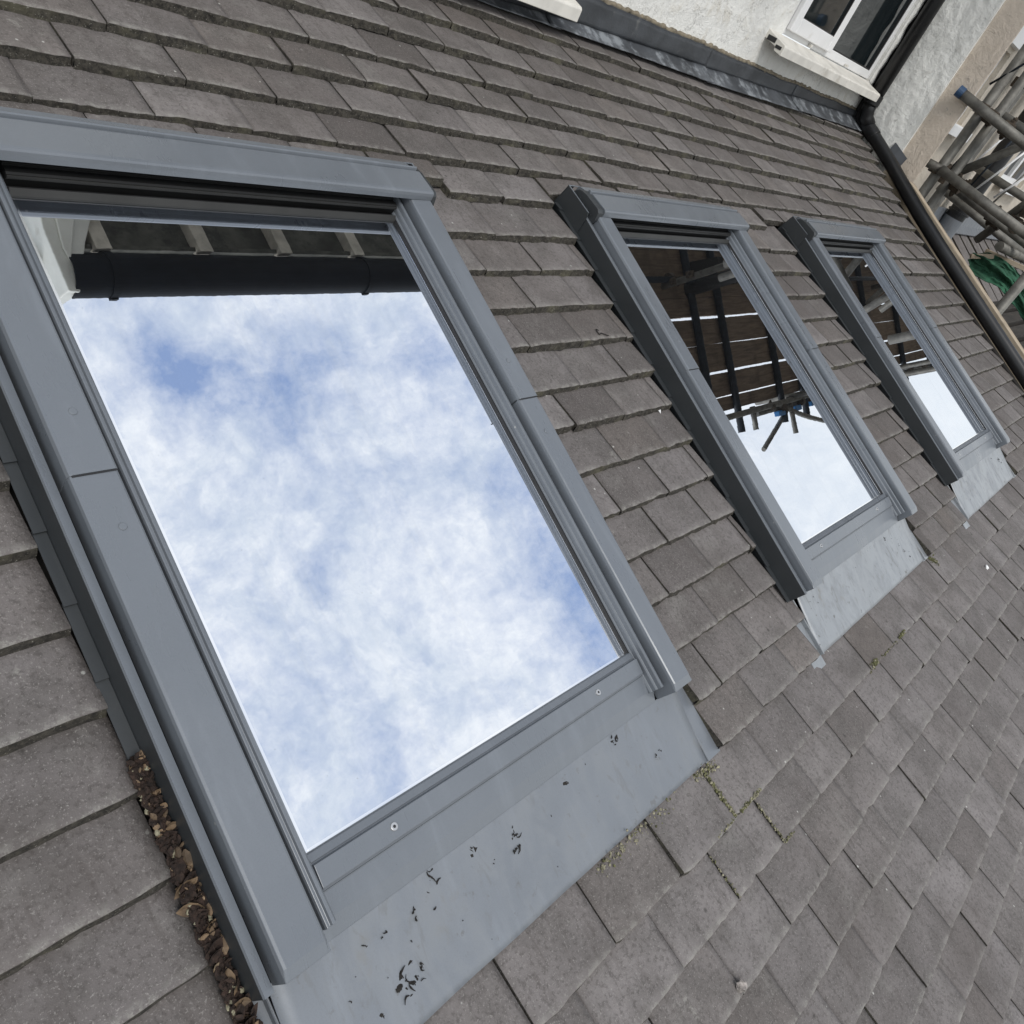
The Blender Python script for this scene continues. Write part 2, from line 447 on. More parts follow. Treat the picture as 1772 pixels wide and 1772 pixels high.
# ------------------------------------------------------------------ builders
class MB:
    """collects faces, linked as one mesh"""
    def __init__(s):
        s.v, s.f, s.mi = [], [], []

    def add(s, vs, fs, mi=0):
        o = len(s.v)
        s.v += [tuple(v) for v in vs]
        s.f += [tuple(i + o for i in f) for f in fs]
        s.mi += [mi] * len(fs)

    def box(s, a, b, mi=0):
        x0, y0, z0 = (min(a[i], b[i]) for i in range(3))
        x1, y1, z1 = (max(a[i], b[i]) for i in range(3))
        s.add([(x0, y0, z0), (x1, y0, z0), (x1, y1, z0), (x0, y1, z0), (x0, y0, z1), (x1, y0, z1), (x1, y1, z1), (x0, y1, z1)],
              [(0, 3, 2, 1), (4, 5, 6, 7), (0, 1, 5, 4), (1, 2, 6, 5), (2, 3, 7, 6), (3, 0, 4, 7)], mi)

    def prism(s, poly, a, b, axis='y', mi=0):
        """poly: closed outline in the two other axes; swept from a to b"""
        n = len(poly)
        def P(p, t):
            return (p[0], t, p[1]) if axis == 'y' else ((t, p[0], p[1]) if axis == 'x' else (p[0], p[1], t))
        vs = [P(p, a) for p in poly] + [P(p, b) for p in poly]
        fs = [(i, (i + 1) % n, n + (i + 1) % n, n + i) for i in range(n)]
        fs += [tuple(range(n))[::-1], tuple(range(n, 2 * n))]
        s.add(vs, fs, mi)

    def tube(s, a, b, r, n=14, r2=None, caps=True, mi=0, hollow=False):
        a, b = Vector(a), Vector(b)
        d = (b - a).normalized()
        u = d.orthogonal().normalized()
        w = d.cross(u)
        r2 = r if r2 is None else r2
        vs = []
        for p, rr in ((a, r), (b, r2)):
            for i in range(n):
                an = 2 * math.pi * i / n
                vs.append(p + (u * math.cos(an) + w * math.sin(an)) * rr)
        fs = [(i, (i + 1) % n, n + (i + 1) % n, n + i) for i in range(n)]
        if caps and not hollow:
            fs += [tuple(range(n))[::-1], tuple(range(n, 2 * n))]
        if hollow:
            k = len(vs)
            for p, q in ((a, a + d * 0.12), (b, b - d * 0.12)):
                for pp in (p, q):
                    for i in range(n):
                        an = 2 * math.pi * i / n
                        vs.append(pp + (u * math.cos(an) + w * math.sin(an)) * r * 0.84)
            for e in range(2):
                ko = k + e * 2 * n
                outer = 0 if e == 0 else n
                for i in range(n):
                    j = (i + 1) % n
                    fs.append((outer + i, outer + j, ko + j, ko + i))
                    fs.append((ko + i, ko + j, ko + n + j, ko + n + i))
                fs.append(tuple(ko + n + i for i in range(n)))
        s.add(vs, fs, mi)

    def path(s, pts, r, n=8, mi=0):
        pts = [Vector(p) for p in pts]
        vs, fs = [], []
        up = Vector((0.13, 0.21, 0.97)).normalized()
        for k, p in enumerate(pts):
            d = (pts[min(k + 1, len(pts) - 1)] - pts[max(k - 1, 0)]).normalized()
            u = d.cross(up)
            u = u.normalized() if u.length > 1e-3 else d.orthogonal().normalized()
            w = d.cross(u)
            rr = r if not isinstance(r, (list, tuple)) else r[k]
            for i in range(n):
                an = 2 * math.pi * i / n
                vs.append(p + (u * math.cos(an) + w * math.sin(an)) * rr)
        for k in range(len(pts) - 1):
            for i in range(n):
                j = (i + 1) % n
                fs.append((k * n + i, k * n + j, (k + 1) * n + j, (k + 1) * n + i))
        fs += [tuple(range(n))[::-1], tuple(range((len(pts) - 1) * n, len(pts) * n))]
        s.add(vs, fs, mi)

    def blob(s, c, r, rnd, seed=0, sub=1, squash=(1, 1, 1), mi=0):
        bm = bmesh.new()
        bmesh.ops.create_icosphere(bm, subdivisions=sub, radius=1)
        vs = []
        for v in bm.verts:
            k = 1 + rnd * noise.noise(v.co * 1.7 + Vector((seed * 3.1, seed * 1.7, 0)))
            vs.append((c[0] + v.co.x * r * k * squash[0], c[1] + v.co.y * r * k * squash[1], c[2] + v.co.z * r * k * squash[2]))
        fs = [tuple(v.index for v in f.verts) for f in bm.faces]
        bm.free()
        s.add(vs, fs, mi)

    def build(s, name, mats, parent=None, bevel=0.0, smooth=False, segs=2):
        me = bpy.data.meshes.new(name)
        me.from_pydata(s.v, [], s.f)
        for mm in (mats if isinstance(mats, (list, tuple)) else [mats]):
            me.materials.append(mm)
        me.polygons.foreach_set('material_index', s.mi)
        me.update()
        bm = bmesh.new()
        bm.from_mesh(me)
        bmesh.ops.recalc_face_normals(bm, faces=bm.faces)
        bm.to_mesh(me)
        bm.free()
        if smooth:
            me.polygons.foreach_set('use_smooth', [True] * len(me.polygons))
        o = bpy.data.objects.new(name, me)
        COL.objects.link(o)
        if parent is not None:
            o.parent = parent
        if bevel:
            md = o.modifiers.new('bevel', 'BEVEL')
            md.width = bevel
            md.segments = segs
            md.limit_method = 'ANGLE'
            md.angle_limit = math.radians(35)
            md.use_clamp_overlap = True
        return o


def tag(o, label=None, cat=None, group=None, kind=None):
    for k, v in (('label', label), ('category', cat), ('group', group), ('kind', kind)):
        if v:
            o[k] = v
    return o


def thing(name, label, cat, loc=(0, 0, 0), rot=(0, 0, 0), group=None):
    o = bpy.data.objects.new(name, None)
    o.empty_display_size = 0.1
    COL.objects.link(o)
    o.location = loc
    o.rotation_euler = rot
    return tag(o, label, cat, group)


def copy_tree(o, parent=None):
    c = o.copy()
    COL.objects.link(c)
    c.parent = parent
    for ch in list(o.children):
        copy_tree(ch, c)
    return c


RM = Matrix.Rotation(PITCH, 4, 'X')          # roof frame: x along the courses, y up the slope, z off the roof
ROT = (PITCH, 0, 0)


def rw(u, v, n):
    return RM @ Vector((u, v, n))


# ------------------------------------------------------------------ ground
g = MB()
g.box((-60, -60, -3.3), (60, 60, -3.2))
tag(g.build('ground', M['ground']), kind='structure')

# ------------------------------------------------------------------ tiled roof
W, G = 0.165, 0.0874
U0S = [-0.975, 0.293, 1.561]                 # left edge of each roof window's side cover
DU = {-4: .011, -3: .017, -2: .022, -1: .021, 0: .003, 1: -.013, 2: -.014, 3: -.019, 4: -.014, 5: -.012, 6: -.012, 7: -.013,
      8: -.011, 9: -.013, 10: -.007, 11: -.003, 12: -.002, 13: -.007, 14: .018, 15: .017, 16: .018, 17: .015}
DV = {-4: -.002, -3: .002, -2: .002, -1: .005, 0: .008, 1: -.002, 2: -.002, 3: -.004, 4: -.002, 5: -.006, 6: 0, 7: -.001,
      8: -.002, 9: -.001, 10: 0, 11: .002, 12: -.001, 13: .008, 14: -.002, 15: .001, 16: 0, 17: 0}


class Tiles:
    def __init__(s):
        s.v, s.f, s.mi, s.tint = [], [], [], []

    def tile(s, u0, u1, vl, L, slope, thick, rnd, lift=0.0, skew=0.0, tint=None):
        nx, ys = 14, [0.0, 0.0012, 0.004, 0.02, 0.05, 0.10, L]
        ys = [y for y in ys if y < L] + [L]
        tn = (rnd.random(), rnd.random() ** 2) if tint is None else tint
        lf = [rnd.gauss(0, 0.0006) for _ in range(nx + 1)]
        # now and then a nibbled corner or chip
        if rnd.random() < 0.5:
            c = rnd.choice([0, nx, rnd.randrange(nx + 1)])
            for i in range(nx + 1):
                lf[i] += max(0, 0.0035 - abs(i - c) * 0.0018) * rnd.uniform(0.3, 1.2)
        o = len(s.v)
        tl = rnd.gauss(0, 0.0014)
        tw = rnd.gauss(0, 0.0009)
        drop = [0.0016, 0.0005, 0.0, 0, 0, 0, 0]
        w = u1 - u0
        cols = []
        for i in range(nx + 1):
            x = i / nx
            e = min(x, 1 - x) * w
            edge = 0.0010 if e < 0.0005 else 0
            for j, y in enumerate(ys):
                jit = rnd.gauss(0, 0.0003)
                fy = lf[i] * max(0, 1 - y / 0.012)
                uu = u0 + x * w
                vv = vl + y + fy + skew * (x - 0.5) * w
                n = lift + tl * (1 - y / L) + tw * (x - 0.5) * 2 - (y * slope) - (drop[j] if j < len(drop) - 1 else 0) - edge \
                    - 0.0012 * (2 * x - 1) ** 2 * 0.8 + jit * 0.5 + noise.noise(Vector((uu * 22, vv * 22, tn[0] * 9))) * 0.0007
                s.v.append((uu, vv, n))
                cols.append((tn[0], tn[1], max(0.0, 1 - y / 0.03), 1))
        ny = len(ys)
        for i in range(nx):
            for j in range(ny - 1):
                a = o + i * ny + j
                s.f.append((a, a + ny, a + ny + 1, a + 1))
                s.mi.append(0)
        # lip face, in two rough rows
        b0 = len(s.v)
        for i in range(nx + 1):
            u_, v_, n_ = s.v[o + i * ny]
            for q, hh in ((0.5, thick * 0.45), (1.0, thick)):
                s.v.append((u_, v_ + rnd.gauss(0, 0.0008) - 0.0050 * q, n_ - hh + rnd.gauss(0, 0.0005)))
                cols.append((tn[0], tn[1], 0, 1))
        for i in range(nx):
            a, a2 = o + i * ny, o + (i + 1) * ny
            c, c2 = b0 + i * 2, b0 + (i + 1) * 2
            s.f.append((a, c, c2, a2)); s.mi.append(1)
            s.f.append((c, c + 1, c2 + 1, c2)); s.mi.append(1)
        # side faces
        for i, sg in ((0, 1), (nx, -1)):
            k0 = len(s.v)
            for j in range(ny):
                u_, v_, n_ = s.v[o + i * ny + j]
                s.v.append((u_ + 0.0003 * sg, v_, n_ - thick))
                cols.append((tn[0], tn[1], 0, 1))
            for j in range(ny - 1):
                a = o + i * ny + j
                s.f.append((a, a + 1, k0 + j + 1, k0 + j) if sg > 0 else (a + 1, a, k0 + j, k0 + j + 1))
                s.mi.append(1)
        s.tint += cols

    def build(s, name, parent=None):
        me = bpy.data.meshes.new(name)
        me.from_pydata(s.v, [], s.f)
        me.materials.append(M['tile'])
        me.materials.append(M['tile_edge'])
        me.polygons.foreach_set('material_index', s.mi)
        ca = me.color_attributes.new('tint', 'FLOAT_COLOR', 'POINT')
        ca.data.foreach_set('color', [x for c in s.tint for x in c])
        me.polygons.foreach_set('use_smooth', [m_ == 0 for m_ in s.mi])
        me.update()
        o = bpy.data.objects.new(name, me)
        COL.objects.link(o)
        if parent is not None:
            o.parent = parent
        return o


SLOPE = 0.0170 / G
THICK = 0.0160
rnd = random.Random(11)
roof = thing('tiled_roof', 'brown-grey plain tiled lean-to roof that carries the three roof windows', 'roof', (0, 0, 0), ROT)
T = Tiles()
ULEFT, URIGHT = -2.6, 3.262
for k in range(-11, 33):
    vl = -k * G + DV.get(k, rnd.gauss(0, 0.002))
    du = DU.get(k, 0.012)
    off = 0.5 * W if k % 2 == 0 else 0.0
    jmin = int((ULEFT - off) / W) - 1
    joints = []
    u = off + du
    js = [off + du + j * W + rnd.gauss(0, 0.0022) for j in range(jmin, 25)]
    if 1 <= k <= 13:
        # tile-and-a-half tiles finish the courses left of the nearest window
        js = [x for x in js if not (-1.172 < x < -0.99)]
    ex = []
    if 1 <= k <= 13:
        for wi, u0 in enumerate(U0S):
            a = u0 - 0.033
            if k >= 12:
                a = u0 + ((0.004 if k == 12 else -0.030) if wi else -0.028)
            b_ = u0 + (0.790 if k <= 11 else 0.806)
            ex.append((a, b_))
    for a, b_ in zip(js[:-1], js[1:]):
        gp = 0.0012 if rnd.random() < 0.75 else 0.0005
        a, b_ = a + gp, b_ - gp
        ur = URIGHT + 0.20 * min(1, max(0, vl / 0.6)) ** 1.3
        a, b_ = max(a, ULEFT), min(b_, ur + rnd.uniform(-.004, .004))
        segs = [(a, b_)]
        for e0, e1 in ex:
            ns = []
            for p, q in segs:
                if q <= e0 or p >= e1:
                    ns.append((p, q))
                    continue
                if p < e0:
                    ns.append((p, e0 + rnd.gauss(0, 0.0012)))
                if q > e1:
                    ns.append((e1 + rnd.gauss(0, 0.0012), q))
            segs = ns
        for p, q in segs:
            if q - p < 0.012:
                continue
            vlip, L, lf = vl + rnd.gauss(0, 0.0008), G * 2.15, 0.0
            if k == 0:
                for u0 in U0S:
                    if q > u0 - 0.02 and p < u0 + 0.77:
                        vlip = 0.034
                        L = 0.15
            if k in (12, 13) and any(abs(p - (u0 + 0.806)) < 0.01 for u0 in U0S):
                lf = 0.002
            # each tile weathered a little differently, slates near the second window's apron greyer
            tn = (min(1, max(0, rnd.gauss(0.50, 0.26))), min(1, abs(rnd.gauss(0, 0.35))))
            if k in (13, 14) and 0.5 < p < 1.1:
                tn = (0.95, 0.0)
            if k == 14 and 0.29 < p < 0.46:
                tn = (0.35, 1.6)
            if k >= 5 and q < -0.98:  # lower left tiles darkened in colour for the shade over them
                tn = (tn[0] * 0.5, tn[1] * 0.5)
            if k >= 14:
                tn = (tn[0] * 0.7 + 0.28, tn[1] * 0.6)
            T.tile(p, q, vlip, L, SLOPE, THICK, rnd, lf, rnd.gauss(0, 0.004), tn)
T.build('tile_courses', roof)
g = MB()
g.box((ULEFT, -2.88, -0.085), (3.22, 0.95, -0.058))
g.box((3.2205, -2.88, -0.085), (3.384, 0.95, -0.020))
g.build('underlay', M['underlay'], roof)

g = MB()
# the low walls the roof stands on
def rz(v):
    return rw(0, v, -0.08)
front, top_ = rz(-2.75), rz(0.75)
g.prism([(front.y, -3.2), (top_.y, -3.2), (top_.y, top_.z), (front.y, front.z)], ULEFT + 0.1, 3.24, 'x')
tag(g.build('extension_wall', M['brick']), 'brown brick walls of the extension under the tiled roof', 'wall')

# ------------------------------------------------------------------ roof windows
VB = -1.004


def make_window(u0, label):
    b0 = rw(u0, VB, 0)
    t_ = thing('roof_window', label, 'roof window', b0, ROT, 'grey framed roof windows in a row on the tiled roof')
    Y = lambda v: v - VB

    def prof(side, pts):
        return [(p[0] if side == 0 else 0.752 - p[0], p[1]) for p in pts]

    # glass
    p = MB()
    p.box((0.070, Y(-0.925), 0.004), (0.694, Y(-0.084), 0.012))
    p.build('glass_pane', M['glass'], t_)
    p = MB()
    p.box((0.0800, Y(-0.9180), 0.01205), (0.0860, Y(-0.0915), 0.01235))
    p.box((0.6785, Y(-0.9180), 0.01205), (0.6824, Y(-0.0915), 0.01235))
    p.box((0.0861, Y(-0.9180), 0.01205), (0.6784, Y(-0.9150), 0.01235))
    p.build('edge_reflection', M['edge_reflection'], t_)  # thin strips added as a second reflection line on the glass
    # rubber seal round the pane
    p = MB()
    p.box((0.0775, Y(-0.9215), 0.0125), (0.0800, Y(-0.0880), 0.0150))
    p.box((0.6825, Y(-0.9215), 0.0125), (0.6852, Y(-0.0880), 0.0165))
    p.box((0.0805, Y(-0.9215), 0.0125), (0.6845, Y(-0.9185), 0.0150))
    p.build('glass_seal', M['rubber'], t_)
    # sash: side profiles
    L_ = [(0.0595, 0.004), (0.0595, 0.033), (0.0607, 0.0355), (0.0630, 0.0355), (0.0640, 0.0310), (0.0665, 0.0310), (0.0680, 0.0340),
          (0.0720, 0.0330), (0.0735, 0.0280), (0.0775, 0.0240), (0.0790, 0.016), (0.0790, 0.004)]
    R_ = [(0.6855, 0.004), (0.6855, 0.0150), (0.6870, 0.0180), (0.6885, 0.0180), (0.6890, 0.0250), (0.6905, 0.0275), (0.6915, 0.0275),
          (0.6918, 0.0345), (0.6928, 0.0365), (0.6965, 0.0365), (0.6975, 0.0345), (0.6975, 0.004)]
    for pr in (L_, R_):
        p = MB()
        p.prism(pr, Y(-0.988), Y(-0.05))
        p.build('sash_side', M['paint'], t_, 0.0006)
    p = MB()
    p.prism([(0.0508, 0.005), (0.0508, 0.014), (0.0535, 0.015), (0.0593, 0.015), (0.0593, 0.005)], Y(-0.984), Y(-0.05))
    p.prism([(0.6978, 0.005), (0.6978, 0.014), (0.7038, 0.014), (0.7038, 0.005)], Y(-0.984), Y(-0.05))
    p.build('weather_strip', M['rubber'], t_)
    # bottom rail of the sash
    p = MB()
    p.prism([(Y(-0.918), 0.006), (Y(-0.918), 0.015), (Y(-0.9195), 0.0175), (Y(-0.9275), 0.0205), (Y(-0.9290), 0.0190),
             (Y(-0.9300), 0.0190), (Y(-0.9312), 0.0245), (Y(-0.9550), 0.0225), (Y(-0.9585), 0.0195), (Y(-0.9585), 0.006)], 0.0795, 0.6850, 'x')
    p.build('bottom_rail', M['paint'], t_, 0.0007)
    for x in (0.180, 0.572):
        p = MB()
        p.tube((x, Y(-0.9425), 0.0230), (x, Y(-0.9425), 0.0250), 0.0052, 20, 0.0044)
        r_ = p.build('rivet', M['steel'], t_, 0.0003)
        q = MB()
        q.tube((x, Y(-0.9425), 0.0248), (x, Y(-0.9425), 0.02525), 0.0018, 12)
        q.build('rivet_hole', M['rubber'], r_)
    # bottom cover running down into the apron
    p = MB()
    pts = [(-0.9590, 0.0175), (-0.9605, 0.0165), (-0.985, 0.0125), (-0.996, 0.0085), (-1.0045, 0.0050), (-1.0045, 0.001), (-0.9590, 0.001)]
    p.prism([(Y(a), b) for a, b in pts], 0.052, 0.700, 'x')
    p.build('bottom_cover', M['paint'], t_, 0.0007)
    # side covers, an upper piece lapped over a lower one
    for side in (0, 1):
        for a, b_, dn in ((-1.004, -0.474, 0.0), (-0.4765, -0.045, 0.0018)):
            p = MB()
            pts = [(0.0 - dn * 0.4, 0.016), (0.0 - dn * 0.4, 0.046 + dn), (0.0012, 0.0500 + dn), (0.0040, 0.0515 + dn),
                   (0.0470, 0.0508 + dn), (0.0495, 0.0492 + dn), (0.0505, 0.0455 + dn), (0.0505, 0.006), (0.046, 0.006), (0.046, 0.016)]
            n_ = len(p.v)
            if side == 1:
                pts = [(a_ if a_ < 0.02 else a_ - 0.0025, b__) for a_, b__ in pts]
            poly = prof(side, pts)
            if dn == 0:
                # the lower end is cut down to meet the apron
                ys_ = [Y(-1.004), Y(-0.992), Y(b_)]
                k_ = len(poly)
                vs = []
                for yi, y in enumerate(ys_):
                    for (x, z) in poly:
                        vs.append((x, y, z if yi else min(z, 0.047)))
                fs = []
                for yi in range(2):
                    for i in range(k_):
                        j = (i + 1) % k_
                        fs.append((yi * k_ + i, yi * k_ + j, (yi + 1) * k_ + j, (yi + 1) * k_ + i))
                fs += [tuple(range(k_))[::-1], tuple(range(2 * k_, 3 * k_))]
                p.add(vs, fs)
            else:
                p.prism(poly, Y(a), Y(b_))
            o = p.build('side_cover', M['paint'], t_, 0.0005)
            v_ = -0.541 if dn == 0 else -0.405
            q = MB()
            x = 0.030 if side == 0 else 0.752 - 0.026
            z = 0.0512 + dn
            q.tube((x, Y(v_), z), (x, Y(v_), z + 0.0011), 0.0046, 20, 0.0038)
            q.build('screw', M['paint'], o, 0.0003)
    # dark strip in place of the shadow line where the covers lap
    p = MB()
    p.box((0.003, Y(-0.4785), 0.0515), (0.049, Y(-0.4768), 0.0522))
    p.box((0.703, Y(-0.4785), 0.0515), (0.749, Y(-0.4768), 0.0522))
    p.build('lap_shadow', M['rubber'], t_)
    # side flashings: upright with a folded lip, and a stepped channel on the battens
    for side in (0, 1):
        p = MB()
        pts = [(-0.0185, -0.034), (-0.0185, 0.0325), (-0.0170, 0.0345), (-0.0070, 0.0320), (-0.0055, 0.027), (-0.0065, 0.027),
               (-0.0080, 0.0305), (-0.0165, 0.0325), (-0.0175, 0.031), (-0.0175, -0.034)]
        p.prism(prof(side, pts), Y(-1.006), Y(0.0))
        o = p.build('side_flashing', M['paint_shaded'], t_, 0.0004)
        p = MB()
        p.prism(prof(side, [(-0.0184, 0.0330), (-0.0172, 0.0356), (-0.0070, 0.0332), (-0.0058, 0.0305), (-0.0072, 0.0322), (-0.0168, 0.0342)]), Y(-1.006), Y(-0.055))
        p.build('flashing_lip', M['paint'], o)  # up-facing lip given the lighter paint so it looks lit
        p = MB()
        k = 0
        v_ = -1.0 - 0.005
        while v_ < -0.0:
            v2 = min(v_ + 0.083, 0.01)
            a0, a1 = (-0.0322, -0.019) if side == 0 else (0.771, 0.7885)
            nb, ntp = -0.0030, -0.0062
            vs = [(a0, Y(v_), nb), (a1, Y(v_), nb), (a1, Y(v2 + 0.004), ntp), (a0, Y(v2 + 0.004), ntp),
                  (a0, Y(v_), nb - 0.0016), (a1, Y(v_), nb - 0.0016), (a1, Y(v2 + 0.004), ntp - 0.0012), (a0, Y(v2 + 0.004), ntp - 0.0012)]
            p.add(vs, [(0, 1, 2, 3), (4, 7, 6, 5), (0, 4, 5, 1), (1, 5, 6, 2), (2, 6, 7, 3), (3, 7, 4, 0)])
            v_ += 0.083
        p.build('side_gutter', M['paint_shaded'], t_)
        # the folded corner box beside the hood
        p = MB()
        a0, a1 = (-0.0215, -0.0192) if side == 0 else (0.7712, 0.7735)
        p.prism([(Y(0.020), -0.030), (Y(0.020), 0.039), (Y(-0.060), 0.046), (Y(-0.064), 0.040), (Y(-0.080), -0.030)], a0, a1, 'x')
        p.box((min(a0, a1) if side == 0 else 0.7525, Y(0.0205), -0.03), (-0.0005 if side == 0 else max(a0, a1), Y(0.0225), 0.0385))
        cf = p.build('corner_flashing', M['paint_shaded'], t_, 0.0005)
        p = MB()
        q0, q1 = (min(a0, a1) - 0.0004, max(a0, a1) + 0.0004)
        p.prism([(Y(0.0228), 0.0388), (Y(0.0228), 0.0402), (Y(-0.0600), 0.0472), (Y(-0.0600), 0.0458)], q0, q1, 'x')
        p.box((q0 if side == 0 else 0.7525, Y(0.0202), 0.0386), (0.02 if side == 0 else q1, Y(0.0229), 0.0400))
        p.build('corner_rim', M['paint'], cf)
    # head of the sash, under the hood
    p = MB()
    p.prism([(Y(-0.0740), 0.004), (Y(-0.0740), 0.0315), (Y(-0.0715), 0.0335), (Y(-0.0655), 0.0335), (Y(-0.0645), 0.031), (Y(-0.0595), 0.031),
             (Y(-0.0585), 0.0345), (Y(-0.0515), 0.0345), (Y(-0.0505), 0.032), (Y(-0.050), 0.032), (Y(-0.045), 0.004)], 0.0795, 0.6860, 'x')
    p.build('head_rail', M['rail_dark'], t_, 0.0005)
    p = MB()
    p.box((0.0800, Y(-0.0763), 0.027), (0.6855, Y(-0.0745), 0.0312))
    p.build('drip_bead', M['rail_pale'], t_)
    p = MB()
    p.box((0.0800, Y(-0.0830), 0.0125), (0.6845, Y(-0.0770), 0.0160))
    p.build('head_seal', M['rubber'], t_)
    p = MB()
    p.prism([(Y(-0.0910), 0.0125), (Y(-0.0905), 0.0155), (Y(-0.0840), 0.0215), (Y(-0.0835), 0.0125)], 0.0810, 0.6840, 'x')
    p.build('spacer_bar', M['rail_pale'], t_)
    # hood
    p = MB()
    hood = [(0.020, 0.010), (0.020, 0.0420), (0.017, 0.0445), (-0.0035, 0.0520), (-0.0050, 0.0595), (-0.0075, 0.0615), (-0.0100, 0.0610),
            (-0.0125, 0.0560), (-0.0150, 0.0558), (-0.0170, 0.0605), (-0.0190, 0.0615), (-0.0650, 0.0675), (-0.0690, 0.0672),
            (-0.0715, 0.0655), (-0.0735, 0.0610), (-0.0750, 0.0535), (-0.0730, 0.0525), (-0.0660, 0.0530), (-0.0400, 0.0490), (-0.040, 0.010)]
    p.prism([(Y(a), b) for a, b in hood], 0.0125, 0.7505, 'x')
    h_ = p.build('hood', M['paint'], t_, 0.0005)
    for x, cw in ((-0.0100, 0.0220), (0.7510, 0.0090)):
        p = MB()
        cap = [(0.012, 0.004), (0.014, 0.030), (0.002, 0.0505), (-0.0060, 0.0550), (-0.0190, 0.0590), (-0.0650, 0.0650), (-0.0720, 0.0610),
               (-0.0790, 0.0450), (-0.0770, 0.0040)]
        p.prism([(Y(a), b) for a, b in cap], x, x + cw, 'x')
        for i_ in range(4):
            v_ = -0.012 - i_ * 0.016
            q0, q1 = (x - 0.0016, x) if x < 0.1 else (x + cw, x + cw + 0.0016)
            p.box((q0, Y(v_ - 0.004), 0.012), (q1, Y(v_), 0.044))
        p.build('end_cap', M['paint_shaded'], h_, 0.0010)
    # apron: a soft sheet with a side fold
    p = MB()
    nx, ny = 40, 14
    rn = random.Random(int(u0 * 100))
    a, b_ = 0.0, 0.762
    vs = []
    for i in range(nx + 1):
        x = a + (b_ - a) * i / nx
        for j in range(ny + 1):
            s_ = j / ny
            v_ = -1.0035 - 0.1285 * s_
            n_ = 0.0045 * (1 - s_) ** 3 - 0.0100 * s_ + 0.0009 * noise.noise(Vector((x * 9 + u0 * 5, v_ * 14, 0)))
            n_ += 0.0004 * noise.noise(Vector((x * 40, v_ * 30, u0)))
            if j == ny:
                n_ -= 0.0006
            vs.append((x, Y(v_) + 0.0008 * noise.noise(Vector((x * 12, 0, u0))) * s_, n_))
    fs = [(i * (ny + 1) + j, (i + 1) * (ny + 1) + j, (i + 1) * (ny + 1) + j + 1, i * (ny + 1) + j + 1) for i in range(nx) for j in range(ny)]
    k0 = len(vs)
    vs += [(x, y, z - 0.0022) for x, y, z in vs]
    fs += [tuple(k0 + q for q in reversed(f)) for f in fs]
    for i in range(nx):
        q, r_ = i * (ny + 1) + ny, (i + 1) * (ny + 1) + ny
        fs.append((q, r_, k0 + r_, k0 + q))
    for i in (0, nx):
        for j in range(ny):
            q = i * (ny + 1) + j
            fs.append((q, q + 1, k0 + q + 1, k0 + q))
    p.add(vs, fs)
    am = M['apron'] if u0 < 0 else M['apron_worn']
    ap = p.build('apron_flashing', am, t_, smooth=False)
    for poly in ap.data.polygons:
        poly.use_smooth = True
    for c0, c1 in ((0.7625, 0.812), (-0.052, -0.0005)):
        p = MB()
        vs = []
        ext = -0.004 if c0 > 0 else -0.022
        for v_, n_ in ((-0.985, -0.018), (-1.08, -0.0155), (-1.132 + ext, -0.0150)):
            vs += [(c0, Y(v_), n_), (c1, Y(v_), n_), (c0, Y(v_), n_ - 0.002), (c1, Y(v_), n_ - 0.002)]
        fs = []
        for k in range(2):
            o_ = k * 4
            fs += [(o_, o_ + 1, o_ + 5, o_ + 4), (o_ + 2, o_ + 6, o_ + 7, o_ + 3), (o_, o_ + 4, o_ + 6, o_ + 2), (o_ + 1, o_ + 3, o_ + 7, o_ + 5)]
        fs += [(0, 2, 3, 1), (8, 9, 11, 10)]
        p.add(vs, fs)
        p.build('apron_edge', am, t_)
        p = MB()
        x = 0.7610 if c0 > 0 else -0.0015
        p.prism([(x, -0.016), (x, -0.0075), (x + 0.0010, -0.0060), (x + 0.0022, -0.0060), (x + 0.0032, -0.0075), (x + 0.0032, -0.016)], Y(-1.133), Y(-1.000))
        p.build('apron_fold', am, t_, 0.0004)
    return t_


make_window(U0S[0], 'largest and nearest grey roof window, its glass reflecting blue sky and cloud')
make_window(U0S[1], 'middle grey roof window, glass half filled with reflected scaffold boards')
make_window(U0S[2], 'farthest and smallest looking grey roof window, beside the black verge pipe')

# ------------------------------------------------------------------ main wall with its windows
WA = math.radians(2.6)
WO = Vector((0.909, 0.656, 0.0))
WROT = (0, 0, WA)
# local: x along the wall, -y out towards the camera, z up
wl = MB()
XA, XB, ZT = -3.6, 2.62, 1.62
ops = [(-1.17, -0.20, 0.325, 1.30), (1.285, 2.50, 0.470, 1.45)]
xs = [XA, ops[0][0], ops[0][1], ops[1][0], ops[1][1], XB]
for i in range(5):
    a, b_ = xs[i], xs[i + 1]
    if i in (1, 3):
        o_ = ops[0] if i == 1 else ops[1]
        wl.box((a, 0, -3.2), (b_, 0.28, o_[2]))
        wl.box((a, 0, o_[3]), (b_, 0.28, ZT))
    else:
        wl.box((a, 0, -3.2), (b_, 0.28, ZT))
wall_ = wl.build('rendered_wall', M['render'])
wall_.location = WO
wall_.rotation_euler = WROT
tag(wall_, 'rough cream rendered house wall rising behind the top of the roof', 'wall')


